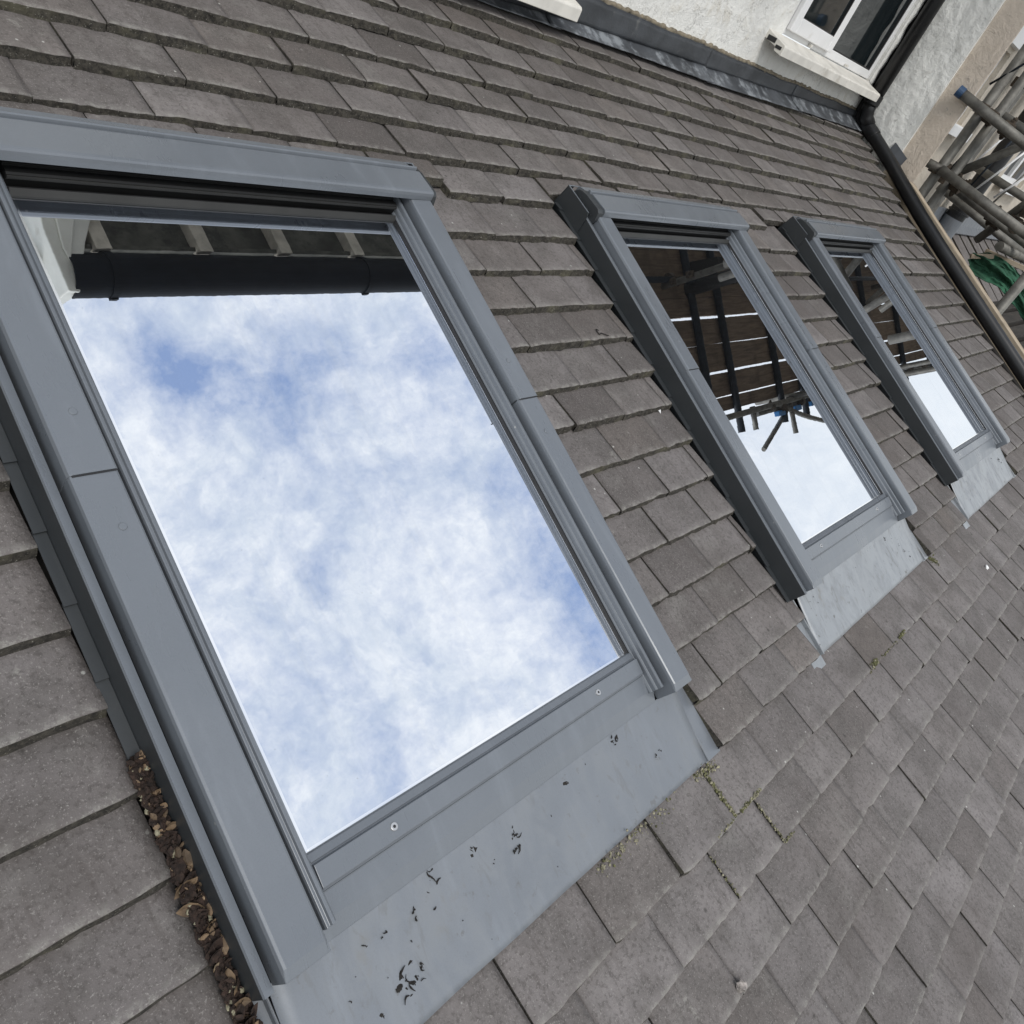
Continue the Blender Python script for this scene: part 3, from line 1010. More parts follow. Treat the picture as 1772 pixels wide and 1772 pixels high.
def wall_window(x0, x1, z0, z1, label, sill, mull, first_w):
    t_ = thing('house_window', label, 'window', WO + Matrix.Rotation(WA, 3, 'Z') @ Vector((x0, 0, z0)), WROT)
    w, h = x1 - x0, z1 - z0
    f = MB()
    fw = 0.055
    y0, y1 = 0.012, 0.075
    def fr(mb, a, b_, c, d, wd, ya, yb):
        mb.box((a, ya, c), (a + wd, yb, d))
        mb.box((b_ - wd, ya, c), (b_, yb, d))
        mb.box((a + wd, ya + .0005, c), (b_ - wd, yb, c + wd))
        mb.box((a + wd, ya + .0005, d - wd), (b_ - wd, yb, d))
    fr(f, 0.0, w, 0.0, h, 0.036, y0, y1)
    f.box((mull - 0.02, y0 + 0.001, 0.036), (mull + 0.02, y1, h - 0.036))
    f.build('frame', M['upvc'], t_, 0.003)
    # left: opening casement standing proud; right: fixed light
    c = MB()
    fr(c, 0.022, mull + 0.004, 0.020, h - 0.02, 0.058, -0.010, 0.011)
    cs = c.build('casement', M['upvc'], t_, 0.004)
    g_ = MB()
    g_.box((0.078, 0.004, 0.076), (mull - 0.052, 0.010, h - 0.076))
    g_.build('pane', M['pane'], cs)
    q = MB()
    fr(q, 0.0785, mull - 0.0525, 0.0765, h - 0.0765, 0.005, -0.006, 0.0035)
    q.build('seal', M['rubber'], cs)
    g_ = MB()
    g_.box((mull + 0.018, 0.030, 0.034), (w - 0.034, 0.036, h - 0.034))
    g_.build('pane', M['pane'], t_)
    q = MB()
    fr(q, mull + 0.0205, w - 0.0365, 0.0365, h - 0.0365, 0.006, 0.018, 0.0295)
    q.build('seal', M['rubber'], t_)
    cu = MB()
    n_ = 60
    vs, fs = [], []
    for i in range(n_ + 1):
        x = mull + 0.20 + (w * 0.30) * i / n_
        y = 0.060 + 0.012 * math.sin(i * 0.9) + 0.006 * math.sin(i * 0.37)
        vs += [(x, y, 0.0), (x, y, h)]
    for i in range(n_):
        fs.append((2 * i, 2 * i + 2, 2 * i + 3, 2 * i + 1))
    # drainage clips on the sill
    cl_ = MB()
    for x in (0.30, 0.80):
        cl_.box((x, -0.006, 0.004), (x + 0.016, 0.010, 0.014))
    cl_.build('drain_clip', M['upvc_old'], t_, 0.002)
    # sill: hollow extrusion with a stepped end
    s = MB()
    a, b_ = -sill[0], w + sill[1]
    outl = [(0.045, -0.004), (0.045, -0.028), (-0.055, -0.048), (-0.060, -0.062), (-0.096, -0.068), (-0.096, -0.058),
            (-0.0965, -0.036), (-0.092, -0.030), (-0.02, -0.012), (0.0, -0.004)]
    s.prism(outl, a, b_, 'x')
    so = s.build('sill', M['upvc_old'], t_, 0.002)
    d = MB()
    d.box((a - 0.0012, -0.050, -0.040), (a - 0.0004, -0.010, -0.022))
    d.box((a - 0.0012, -0.086, -0.052), (a - 0.0004, -0.058, -0.040))
    d.build('sill_hollow', M['rubber'], so)
    return t_


wall_window(1.293, 2.494, 0.481, 1.44, 'white plastic two-light window above the lead flashing, by the black downpipe', (0.135, -0.012), 0.52, 1)
wall_window(-1.165, -0.205, 0.345, 1.29, 'white plastic window at the top edge of the view, only its sill corner showing', (0.05, 0.055), 0.48, 1)

# mortar reveal to the right of the window, rough
g = MB()
vs, fs = [], []
nn_ = 40
for i in range(nn_ + 1):
    z = 0.46 + i * 1.0 / nn_
    w_ = 0.036 + 0.010 * noise.noise(Vector((0, z * 9, 3))) + 0.004 * noise.noise(Vector((0, z * 40, 7)))
    d_ = 0.012 + 0.008 * noise.noise(Vector((4, z * 14, 1)))
    for xx, yy in ((2.497, 0.0), (2.500, -d_), (2.500 + w_ * 0.7, -d_ * 1.3), (2.500 + w_, 0.002)):
        vs.append((xx, yy, z))
for i in range(nn_):
    for j in range(3):
        a = i * 4 + j
        fs.append((a, a + 1, a + 5, a + 4))
fs += [(0, 1, 2, 3), tuple(nn_ * 4 + q for q in (3, 2, 1, 0))]
g.add(vs, fs)
rv = g.build('render_reveal', M['render'], None, smooth=True)
rv.parent = wall_

# ------------------------------------------------------------------ lead flashing
lead = thing('lead_flashing', 'dark grey lead flashing dressed along the foot of the cream wall', 'flashing')


def fold_y(x):
    return WO.y + (x - WO.x) * math.tan(WA)


def lowv(x):
    pts = [(-3, 0.62), (0.855, 0.649), (1.688, 0.660), (2.63, 0.697), (3.40, 0.721), (4, 0.74)]
    for (a, va), (b_, vb) in zip(pts[:-1], pts[1:]):
        if a <= x <= b_:
            return va + (vb - va) * (x - a) / (b_ - a)
    return 0.65


laps = [-2.4, -1.2, -0.05, 0.72, 1.66, 2.56, 3.42]
for li in range(len(laps) - 1):
    a, b_ = laps[li], laps[li + 1] + 0.05
    n_ = int((b_ - a) / 0.02)
    low_, up_ = MB(), MB()
    rows_l, rows_u = [], []
    lift = 0.0035 * (li % 2)
    for i in range(n_ + 1):
        x = a + (b_ - a) * i / n_
        x = min(x, 3.47)
        vlo = lowv(x) + 0.003 * noise.noise(Vector((x * 5, 0, li))) + 0.0015 * noise.noise(Vector((x * 30, 0, li)))
        yf = fold_y(x)
        vf = yf / math.cos(PITCH) - 0.01
        r_ = []
        for s_ in (0, .12, .3, .5, .7, .86, 1.0):
            v_ = vlo + (vf - vlo) * s_
            n__ = 0.0035 + lift + 0.005 * s_ ** 3 + 0.0028 * noise.noise(Vector((x * 9, v_ * 14, 2)))
            pw = rw(x, v_, n__)
            r_.append(tuple(pw))
        rows_l.append(r_)
        base = rw(x, vf, 0.0085 + lift)
        ztop = 0.338 + 0.006 * noise.noise(Vector((x * 4, 1, 1))) + 0.003 * noise.noise(Vector((x * 22, 1, 1)))
        if x < 0.9:
            ztop -= 0.010 * min(1, (0.9 - x))
        r2 = [tuple(base)]
        for s_ in (.15, .35, .6, .8, 1.0):
            z = base.z + (ztop - base.z) * s_
            y = yf - 0.010 - lift * 0.8 - 0.003 * (1 - s_) + 0.003 * noise.noise(Vector((x * 8, z * 12, 5)))
            r2.append((x, y, z))
        r2.append((x, yf + 0.01, ztop + 0.002))
        rows_u.append(r2)
    for mb, rows in ((low_, rows_l), (up_, rows_u)):
        k_ = len(rows[0])
        vs = [p_ for r_ in rows for p_ in r_]
        fs = [(i * k_ + j, (i + 1) * k_ + j, (i + 1) * k_ + j + 1, i * k_ + j + 1) for i in range(len(rows) - 1) for j in range(k_ - 1)]
        mb.add(vs, fs)
    o = low_.build('lead_sheet', M['lead'], lead, smooth=True)
    md = o.modifiers.new('solid', 'SOLIDIFY'); md.thickness = 0.0025; md.offset = 0
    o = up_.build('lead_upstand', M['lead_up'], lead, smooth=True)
    md = o.modifiers.new('solid', 'SOLIDIFY'); md.thickness = 0.0025; md.offset = 0
# mortar pointing above the lead
g = MB()
pts, rad = [], []
x = -2.3
while x < 3.44:
    pts.append((x, fold_y(x) - 0.002, 0.342 + 0.006 * noise.noise(Vector((x * 4, 1, 1))) + 0.005 * noise.noise(Vector((x * 31, 0, 0))) - (0.010 * min(1, (0.9 - x)) if x < 0.9 else 0)))
    rad.append(0.0085 + 0.005 * noise.noise(Vector((x * 47, 3, 0))))
    x += 0.007
g.path(pts, rad, 7)
g.build('mortar_pointing', M['mortar'], lead, smooth=True)

# ------------------------------------------------------------------ downpipe and verge pipe
dp = thing('downpipe', 'black plastic downpipe in the corner beside the white window', 'downpipe', (3.425, 0.705, 0.36))
p = MB()
p.tube((0, 0, 0.03), (0, 0, 1.4), 0.036, 24)
pp = p.build('pipe', M['pvc_black'], dp)
for poly in pp.data.polygons:
    poly.use_smooth = len(poly.vertices) == 4
for z in (0.035, 0.80):
    p = MB()
    p.tube((0, 0, z), (0, 0, z + 0.05), 0.041, 24)
    p.box((-0.05, 0.02, z + 0.008), (0.05, 0.060, z + 0.042))
    p.build('collar', M['pvc_black'], dp, 0.003)
p = MB()
p.path([(0, 0, 0.05), (0.004, -0.002, 0.01), (0.018, -0.012, -0.025), (0.035, -0.040, -0.052)], 0.036, 18)
p.build('elbow', M['pvc_black'], dp, smooth=True)
p = MB()
p.box((0.030, 0.00, -0.10), (0.072, 0.078, 1.25))
p.build('gap_shadow', M['pvc_black'], dp)  # black filler added as the shadow gap between pipe and pier

vp = thing('verge_pipe', 'long black plastic drain pipe laid down the right-hand edge of the roof', 'pipe', rw(3.46, 0.72, 0.036), ROT)
p = MB()
vpts = [(3.462, 0.735), (3.452, 0.62), (3.425, 0.46), (3.370, 0.30), (3.325, 0.15), (3.298, -0.05), (3.287, -0.3), (3.279, -0.75), (3.27, -1.5), (3.26, -2.3)]
dense = []
for (a, b_), (c, d) in zip(vpts[:-1], vpts[1:]):
    for q in range(4):
        dense.append((a + (c - a) * q / 4 - 3.46, b_ + (d - b_) * q / 4 - 0.72, 0.0))
dense.append((vpts[-1][0] - 3.46, vpts[-1][1] - 0.72, 0.0))
p.path(dense, 0.0325, 26)
pp = p.build('pipe', M['pvc_black'], vp, smooth=True)
p = MB()
p.tube((0.0025, 0.03, 0), (-0.004, -0.06, 0.0), 0.0365, 30)
p.build('collar', M['pvc_black'], vp, 0.002)

# timber board at the edge
bd = MB()
vs, fs = [], []
n_ = 90
for i in range(n_ + 1):
    v_ = 0.47 - i * (2.6 / n_)
    e0 = 0.004 * noise.noise(Vector((v_ * 3, 0, 1))) + 0.0015 * noise.noise(Vector((v_ * 30, 0, 1)))
    tp = 0.070 if i > 4 else 0.070 - (5 - i) * 0.010
    sh = 0.03 * min(1, max(0, v_ / 0.5))
    for u_, n__ in ((3.385, -0.12), (3.385, tp - 0.003), (3.389, tp + e0), (3.436, tp + e0), (3.440, tp - 0.003), (3.440, -0.12)):
        u_ += sh
        vs.append((u_, v_, n__))
for i in range(n_):
    for j in range(6):
        k = (j + 1) % 6
        fs.append((i * 6 + j, i * 6 + k, (i + 1) * 6 + k, (i + 1) * 6 + j))
fs += [tuple(range(6)), tuple(n_ * 6 + j for j in reversed(range(6)))]
bd.add(vs, fs)
o = bd.build('edge_board', M['board_y'])
o.rotation_euler = ROT
tag(o, 'weathered bare timber board on edge, right behind the black drain pipe', 'board')

# ------------------------------------------------------------------ pier, return and neighbour's house
g = MB()
def rough_face(mb, x, y0, y1, z0, z1, seed, amp, ny=30, nz=60):
    vs, fs = [], []
    for i in range(ny + 1):
        for j in range(nz + 1):
            y = y0 + (y1 - y0) * i / ny
            z = z0 + (z1 - z0) * j / nz
            vs.append((x - amp * (0.5 + noise.noise(Vector((seed, y * 9, z * 5))) + 0.5 * noise.noise(Vector((seed, y * 30, z * 22)))), y, z))
    for i in range(ny):
        for j in range(nz):
            a = i * (nz + 1) + j
            fs.append((a, a + nz + 1, a + nz + 2, a + 1))
    mb.add(vs, fs)
g.box((3.500, 0.446, -3.2), (3.85, 1.2, 1.17))
rough_face(g, 3.499, 0.446, 0.80, -0.1, 1.17, 3, 0.006, 40, 120)
o = g.build('masonry_pier', M['pier'])
tag(o, 'flaking white painted pier standing right of the black downpipe', 'pier')
g = MB()
g.box((3.514, 0.308, -3.2), (3.530, 0.4455, 1.17))
o = g.build('pier_return', M['beige'])
tag(o, 'smooth beige rendered strip of wall between the white pier and scaffold', 'wall')
# small lead tongue at the pier's foot
g = MB()
g.add([(3.47, 0.50, 0.245), (3.47, 0.40, 0.215), (3.497, 0.40, 0.262), (3.497, 0.50, 0.30), (3.468, 0.445, 0.185), (3.492, 0.39, 0.205)],
      [(0, 1, 2, 3), (0, 4, 5, 1)])
o = g.build('lead_tongue', M['lead_up'])
md = o.modifiers.new('solid', 'SOLIDIFY'); md.thickness = 0.003
tag(o, 'small dark lead tongue folded at the foot of the white pier', 'flashing')

nb = thing('neighbour_house', 'cream rendered house next door, behind the scaffold tubes', 'house', (3.86, 0.45, -3.2))
g = MB()
OX, OZ = 3.86, -3.2
L0 = 3.556
ow = [(3.60, 4.14, 0.50, 0.88), (5.75, 6.55, 0.33, 1.30), (7.4, 8.4, 0.33, 1.30)]
cx = L0
g2 = []
for (a, b_, c, d) in ow:
    g.box((cx - OX, 0, 0), (a - OX, 0.3, 4.72))
    g.box((a - OX, 0, 0), (b_ - OX, 0.3, c - OZ))
    g.box((a - OX, 0, d - OZ), (b_ - OX, 0.3, 4.72))
    cx = b_
g.box((cx - OX, 0, 0), (12 - OX, 0.3, 4.72))
g.build('wall', M['cream'], nb)
for (a, b_, c, d) in ow:
    f = MB()
    for q in ((a, c, a + 0.04, d), (b_ - 0.04, c, b_, d)):
        f.box((q[0] - OX, 0.03, q[1] - OZ), (q[2] - OX, 0.10, q[3] - OZ))
    f.box((a + 0.04 - OX, 0.031, c - OZ), (b_ - 0.04 - OX, 0.10, c + 0.04 - OZ))
    f.box((a + 0.04 - OX, 0.031, d - 0.04 - OZ), (b_ - 0.04 - OX, 0.10, d - OZ))
    if b_ - a > 0.5:
        mx_ = (a + b_) / 2 - OX
        f.box((mx_ - 0.03, 0.031, c + 0.04 - OZ), (mx_ + 0.03, 0.10, d - 0.04 - OZ))
        f.box((a + 0.04 - OX, 0.032, c + 0.25 - OZ), (mx_ - 0.03, 0.10, c + 0.29 - OZ))
    f.box((a - 0.03 - OX, -0.06, c - 0.035 - OZ), (b_ + 0.03 - OX, 0.09, c - 0.004 - OZ))
    f.box((a - 0.03 - OX, -0.075, c - 0.060 - OZ), (b_ + 0.03 - OX, -0.055, c - 0.010 - OZ))
    fo = f.build('window', M['upvc'], nb, 0.002)
    f = MB()
    f.box((a + 0.035 - OX, 0.055, c + 0.035 - OZ), (b_ - 0.035 - OX, 0.062, d - 0.035 - OZ))
    f.build('pane', M['pane'], fo)
f = MB()
f.box((3.62 - OX, -0.05, 0.905 - OZ), (4.16 - OX, -0.001, 1.05 - OZ))
f.build('fascia_board', M['upvc'], nb, 0.002)
# lead strip and slates of the neighbour's lower roof
T2 = Tiles()
r2 = random.Random(5)
nroof = thing('lower_roof', 'small grey slatted lean-to roof next door, below the cream wall', 'roof', (3.6, 0.40, -0.030), (math.radians(30), 0, 0))
for k in range(0, 5):
    for j in range(0, 22):
        a = j * 0.26 + r2.gauss(0, 0.003)
        T2.tile(a + 0.022, a + 0.238, -0.30 - k * 0.30, 0.45, 0.05, 0.020, r2, 0, 0.0, (r2.uniform(.6, .9), 0))
T2.build('tile_courses', nroof)
g = MB()
g.box((-0.05, -1.75, -0.09), (5.8, 0.05, -0.045))
g.build('underlay', M['underlay'], nroof)
g = MB()
g.prism([(0.056, 0.085), (0.060, 0.085), (0.006, 0.012), (-0.060, 0.010), (-0.060, 0.004), (0.002, 0.006)], 0.0, 5.7, 'x')
g.build('lead_strip', M['apron'], nroof)
np_ = thing('soil_pipe', 'black soil pipe on a grey base against the cream house next door', 'pipe', (4.88, 0.34, -0.09))
p = MB()
p.tube((0, 0, 0.30), (0, 0, 2.4), 0.058, 24)
p.build('pipe', M['pvc_black'], np_)
p = MB()
p.tube((0, 0, 0.0), (0, 0, 0.135), 0.066, 24)
p.build('grey_base', M['apron'], np_)
for z0, z1, r_ in ((0.135, 0.17, .064), (0.17, 0.18, .072), (0.18, 0.27, .061), (0.27, 0.285, .072), (0.285, 0.30, .064)):
    pass
p = MB()
p.tube((0, 0, 0.135), (0, 0, 0.30), 0.062, 24)
p.tube((0, 0, 0.170), (0, 0, 0.182), 0.071, 24)
p.tube((0, 0, 0.268), (0, 0, 0.280), 0.071, 24)
p.build('joint', M['pvc_black'], np_)

# ------------------------------------------------------------------ eaves, gutter and bargeboard above (seen in the glass)
ev = thing('house_eaves', 'grimy underside of the house eaves with pale rafter ends, mirrored in the nearest glass', 'eaves', (0.9, 0.62, 1.5))
EX = 0.9
g = MB()
g.prism([(-0.27, 0.045), (0.06, 0.175), (0.06, 0.190), (-0.27, 0.060)], -0.16 - EX, 2.15 - EX, 'x')
g.build('soffit', M['soffit'], ev)
g = MB()
g.box((-0.16 - EX, -0.277, 0.02), (2.15 - EX, -0.262, 0.075))
g.build('fascia', M['soffit'], ev, 0.002)
for xr in (-0.12, 0.226, 0.549, 0.893, 1.22, 1.55, 1.88):
    g = MB()
    g.prism([(-0.285, -0.010), (-0.285, 0.040), (0.05, 0.170), (0.05, 0.120)], xr - EX, xr + 0.05 - EX, 'x')
    g.build('rafter', M['rafter'], ev, 0.002)
g = MB()
g.prism([(-0.30, 0.075), (0.9, 0.63), (0.9, 0.68), (-0.30, 0.12)], -0.28 - EX, 2.2 - EX, 'x')
g.build('upper_roof', M['tile_edge'], ev)
gt = thing('eaves_gutter', 'navy black half-round gutter along the eaves, mirrored across the nearest glass', 'gutter', (0.9, 0.262, 1.5))
g = MB()
n_ = 20
outl = [(0.070 * math.cos(math.pi + math.pi * i / n_), 0.070 * math.sin(math.pi + math.pi * i / n_)) for i in range(n_ + 1)]
inn = [(0.065 * math.cos(2 * math.pi - math.pi * i / n_), 0.065 * math.sin(2 * math.pi - math.pi * i / n_)) for i in range(n_ + 1)]
poly = [(a, b_ + 0.03) for a, b_ in outl + inn]
g.prism(poly, -0.215 - EX, 2.15 - EX, 'x')
g.build('channel', M['gutter'], gt)
for xb in (-0.09, 0.93, 1.85):
    g = MB()
    po = [(0.075 * math.cos(math.pi + math.pi * i / n_), 0.075 * math.sin(math.pi + math.pi * i / n_) + 0.03) for i in range(n_ + 1)]
    pi_ = [(0.0712 * math.cos(2 * math.pi - math.pi * i / n_), 0.0712 * math.sin(2 * math.pi - math.pi * i / n_) + 0.03) for i in range(n_ + 1)]
    g.prism(po + pi_, xb - EX - 0.012, xb - EX + 0.012, 'x')
    g.box((xb - EX - 0.012, -0.078, 0.018), (xb - EX + 0.012, -0.062, 0.036))
    g.build('bracket', M['gutter'], gt)
bb = thing('bargeboard', 'white painted bargeboard mirrored in the upper left corner of the nearest glass', 'bargeboard', (-0.2, 0.2, 1.5))
g = MB()
pl_ = [(-0.262, 0.62), (-0.262, 0.386), (-0.236, 0.205), (-0.204, 0.200), (-0.150, 0.355), (-0.098, 0.464), (-0.072, 0.62)]
g.prism([(a + 0.2, b_ - 0.2) for a, b_ in pl_], -0.015, 0.14, 'z')
g.build('board', M['white_wood'], bb, 0.004)
g = MB()
g.prism([(a + 0.2, b_ - 0.2) for a, b_ in ((-0.225, 0.60), (-0.225, 0.33), (-0.212, 0.29), (-0.170, 0.42), (-0.150, 0.60))], -0.027, -0.0155, 'z')
g.build('moulding', M['white_wood'], bb, 0.004)

# ------------------------------------------------------------------ scaffold
sc = thing('scaffold', 'tube and board scaffold standing beside the roof and over the far windows', 'scaffold', (4.1, 0.35, -3.2))
SO = Vector((4.1, 0.35, -3.2))


def tube(name, a, b_, r=0.027, mat='tube', parent=None, hollow=False):
    p = MB()
    p.tube(Vector(a) - SO, Vector(b_) - SO, r, 18, hollow=hollow)
    o = p.build(name, M[mat], parent or sc)
    for poly in o.data.polygons:
        poly.use_smooth = len(poly.vertices) == 4
    return o


def coupler(c, ax, r=0.027, seed=0):
    p = MB()
    c = Vector(c) - SO
    d = Vector(ax).normalized()
    p.tube(c - d * 0.026, c + d * 0.026, r + 0.009, 14)
    o_ = d.orthogonal().normalized()
    w_ = d.cross(o_)
    rn = random.Random(seed)
    a_ = rn.uniform(0, 6)
    for s_ in (0, 2.2):
        q = (o_ * math.cos(a_ + s_) + w_ * math.sin(a_ + s_))
        p.tube(c + q * (r + 0.002), c + q * (r + 0.038), 0.0075, 8)
        p.tube(c + q * (r + 0.022), c + q * (r + 0.032), 0.0125, 6)
        e = d.cross(q)
        p.box(c + q * (r + 0.010) - Vector((.012, .012, .012)), c + q * (r + 0.010) + Vector((.012, .012, .012)))
    return p.build('coupler', M['coupler'], sc, 0.002)


# uprights (two side by side) behind the edge board, of the low lift
tube('upright', (3.625, 0.285, -3.2), (3.625, 0.256, 1.25), 0.026)
tube('upright', (3.665, 0.235, -3.2), (3.665, 0.188, 1.32), 0.024)
tube('upright', (4.42, 0.40, -3.2), (4.42, 0.36, 2.16), 0.026)
tube('upright', (3.53, -0.44, -3.2), (3.56, -0.43, 0.35), 0.026)
tube('upright', (6.4, -0.72, -3.2), (6.4, -0.72, 2.5), 0.027)
tube('upright', (9.40, -0.72, -3.2), (9.40, -0.72, 2.5), 0.030)
tube('upright', (9.40, 0.30, -3.2), (9.40, 0.30, 2.16), 0.030)
c1 = tube('transom', (3.468, 0.368, 0.616), (3.64, -0.10, 0.540), 0.024)
p = MB()
p.tube(Vector((3.466, 0.376, 0.6175)) - SO, Vector((3.474, 0.345, 0.6125)) - SO, 0.0268, 18)
p.build('end_cap', M['cap_blue'], c1)
tube('transom', (3.69, 0.225, 0.615), (3.70, -0.12, 0.588), 0.025)
tube('transom', (3.590, 0.350, 0.290), (3.60, 0.245, 0.290), 0.022, hollow=True)
tube('transom', (3.575, 0.245, 0.292), (3.60, -0.33, 0.226), 0.024)
tube('transom', (3.75, 0.215, 0.250), (3.82, -0.33, 0.180), 0.024)
tube('brace', (3.69, 0.190, 0.315), (3.66, -0.06, 0.620), 0.022)
tube('brace', (3.95, -0.05, 0.08), (3.80, -0.25, 0.60), 0.022)
tube('ledger', (3.72, -0.205, 0.120), (5.6, -0.62, 0.03), 0.024)
for i, (c, ax) in enumerate([((3.625, 0.268, 0.60), (0, 0, 1)), ((3.665, 0.215, 0.59), (0, 0, 1)), ((3.60, 0.10, 0.572), (0, 1, .1)), ((3.60, 0.20, 0.585), (0, 1, .1)),
                             ((3.625, 0.28, 0.285), (0, 0, 1)), ((3.665, 0.232, 0.262), (0, 0, 1)), ((3.70, 0.17, 0.27), (0, 1, .1)), ((3.64, 0.14, 0.262), (0, 1, .1)),
                             ((3.85, -0.10, 0.20), (0, 1, .1)), ((3.88, -0.16, 0.24), (0, 0, 1)), ((4.42, 0.40, 0.80), (0, 0, 1)), ((4.42, 0.37, 2.05), (0, 0, 1)),
                             ((9.40, 0.30, 2.0), (0, 0, 1)), ((4.40, 0.38, 1.9), (0, 1, 0))]):
    coupler(c, ax, 0.025, i)
for i, (c, ax) in enumerate([((4.42, 0.385, 0.27), (0, 0, 1)), ((4.45, 0.33, 0.24), (1, 0, 0)), ((3.82, -0.06, 0.215), (0, 1, 0)), ((3.86, -0.19, 0.30), (0, 0, 1)),
                             ((3.80, -0.20, 0.225), (1, 0, 0)), ((3.645, 0.25, 0.30), (0, 1, 0)), ((4.2, 0.10, 0.20), (0, 1, 0))]):
    coupler(c, ax, 0.024, 50 + i)
tube('transom', (4.30, 0.30, 0.36), (4.32, -0.30, 0.33), 0.022)
tube('transom', (4.05, 0.33, 0.20), (4.25, -0.30, 0.10), 0.022)
tube('brace', (4.42, 0.05, 0.03), (4.40, -0.22, 0.62), 0.020)
# thin bright bracing rods and slack wires
for a, b_, m_ in (((4.10, 0.262, 0.36), (4.10, 0.205, 0.55), 'upvc'), ((4.05, 0.16, 0.24), (4.05, 0.045, 0.56), 'upvc'), ((3.95, 0.020, 0.285), (3.95, -0.06, 0.46), 'upvc'),
                  ((4.1, 0.35, 0.27), (4.1, 0.30, 0.56), 'tube_dark'), ((4.1, 0.20, 0.22), (4.1, 0.16, 0.56), 'tube_dark'), ((4.3, 0.10, 0.16), (4.3, 0.02, 0.5), 'tube'),
                  ((4.5, 0.05, 0.10), (4.5, -0.13, 0.42), 'upvc'), ((3.60, 0.30, 0.70), (3.62, 0.12, 1.0), 'tube_dark')):
    tube('tie_rod', a, b_, 0.0055, m_)
# overhead lift: boards along x with gaps, transoms beneath
LX0, LX1, LZ = 3.1, 13.2, 2.2
rb = random.Random(3)
ys = [(-0.70, -0.585), (-0.575, -0.375), (-0.355, -0.125), (-0.118, 0.095), (0.118, 0.270), (0.274, 0.425), (0.440, 0.655), (0.658, 0.875), (0.878, 1.10), (1.104, 1.33), (1.334, 1.56), (1.565, 1.8)]
for i, (a, b_) in enumerate(ys):
    x = LX0 + (i % 2) * 0.3
    while x < LX1:
        x2 = min(x + 3.9, LX1)
        g = MB()
        n_ = 30
        vs, fs = [], []
        for j in range(n_ + 1):
            xx = x + (x2 - x - 0.01) * j / n_
            e0 = 0.006 * noise.noise(Vector((xx * 1.1, i, 0)))
            e1 = 0.006 * noise.noise(Vector((xx * 1.1, i + 9, 0)))
            s_ = 0.004 * noise.noise(Vector((xx * 0.8, i + 4, 0)))
            for yy, zz in ((a + e0, LZ + s_), (b_ + e1, LZ + s_), (b_ + e1, LZ + 0.038 + s_), (a + e0, LZ + 0.038 + s_)):
                vs.append((xx - SO.x, yy - SO.y, zz - SO.z))
        for j in range(n_):
            for k in range(4):
                q = (k + 1) % 4
                fs.append((j * 4 + k, j * 4 + q, (j + 1) * 4 + q, (j + 1) * 4 + k))
        fs += [(0, 1, 2, 3), tuple(n_ * 4 + q for q in (3, 2, 1, 0))]
        g.add(vs, fs)
        g.build('board', M['board'], sc)
        x = x2
for x in (3.6, 4.85, 5.31, 6.24, 6.78, 7.9, 9.0, 10.2, 11.4, 12.6):
    tube('lift_transom', (x, -0.86 - 0.15 * rb.random(), LZ - 0.034), (x + 0.02, 0.82, LZ - 0.034), 0.032, 'tube_dark')
tube('lift_ledger', (4.0, -0.755, LZ - 0.075), (13.2, -0.755, LZ - 0.075), 0.027)
tube('lift_ledger', (5.7, -0.80, LZ - 0.01), (13.2, -0.80, LZ - 0.02), 0.027)
tube('lift_ledger', (4.0, 0.40, LZ - 0.09), (13.2, 0.40, LZ - 0.09), 0.024, 'tube_dark')
tube('lift_ledger', (5.54, -0.72, LZ - 0.06), (5.54, -0.93, LZ - 0.06), 0.024, hollow=True)
tube('lift_ledger', (6.35, -0.72, LZ - 0.06), (6.37, -1.08, LZ - 0.06), 0.024, hollow=True)
tube('lift_brace', (6.32, -0.86, LZ - 0.02), (5.70, -1.13, LZ - 0.02), 0.022)
p = MB()
p.path([Vector((6.10 + 1.8 * s_, -0.77 - 0.33 * s_ - 0.10 * math.sin(s_ * 2.6), LZ - 0.06)) - SO for s_ in [i / 16 for i in range(17)]], 0.024, 14)
p.build('lift_brace', M['tube'], sc, smooth=True)
for i, (x, y) in enumerate(((5.9, -0.77), (6.15, -0.80), (6.6, -0.80), (6.9, -0.82), (7.3, -0.77), (8.6, -0.77), (10.3, -0.8), (11.0, -0.8), (4.5, 0.42), (5.6, 0.4), (6.5, 0.4), (7.2, 0.4))):
    coupler((x, y, LZ - 0.07), (1, 0, 0), 0.03, 20 + i)
for x in (6.05, 6.45, 6.85):
    g = MB()
    g.box(Vector((x, -0.875, LZ - 0.075)) - SO, Vector((x + 0.14, -0.825, LZ - 0.02)) - SO)
    g.build('blue_clip', M['blue_clip'], sc, 0.006)
tube('lift_brace', (8.8, 0.10, LZ - 0.15), (10.4, 0.72, LZ - 0.55), 0.030)
g = MB()
g.prism([(0, 0), (0.055, 0.01), (0.09, 0.30), (-0.05, 0.30)], 4.90 - SO.x, 5.0 - SO.x, 'x')
for i, v in enumerate(g.v):
    g.v[i] = (v[0], v[1] + 0.47 - SO.y, v[2] + LZ - 0.3 - SO.z)
g.build('hanging_sheet', M['underlay'], sc)

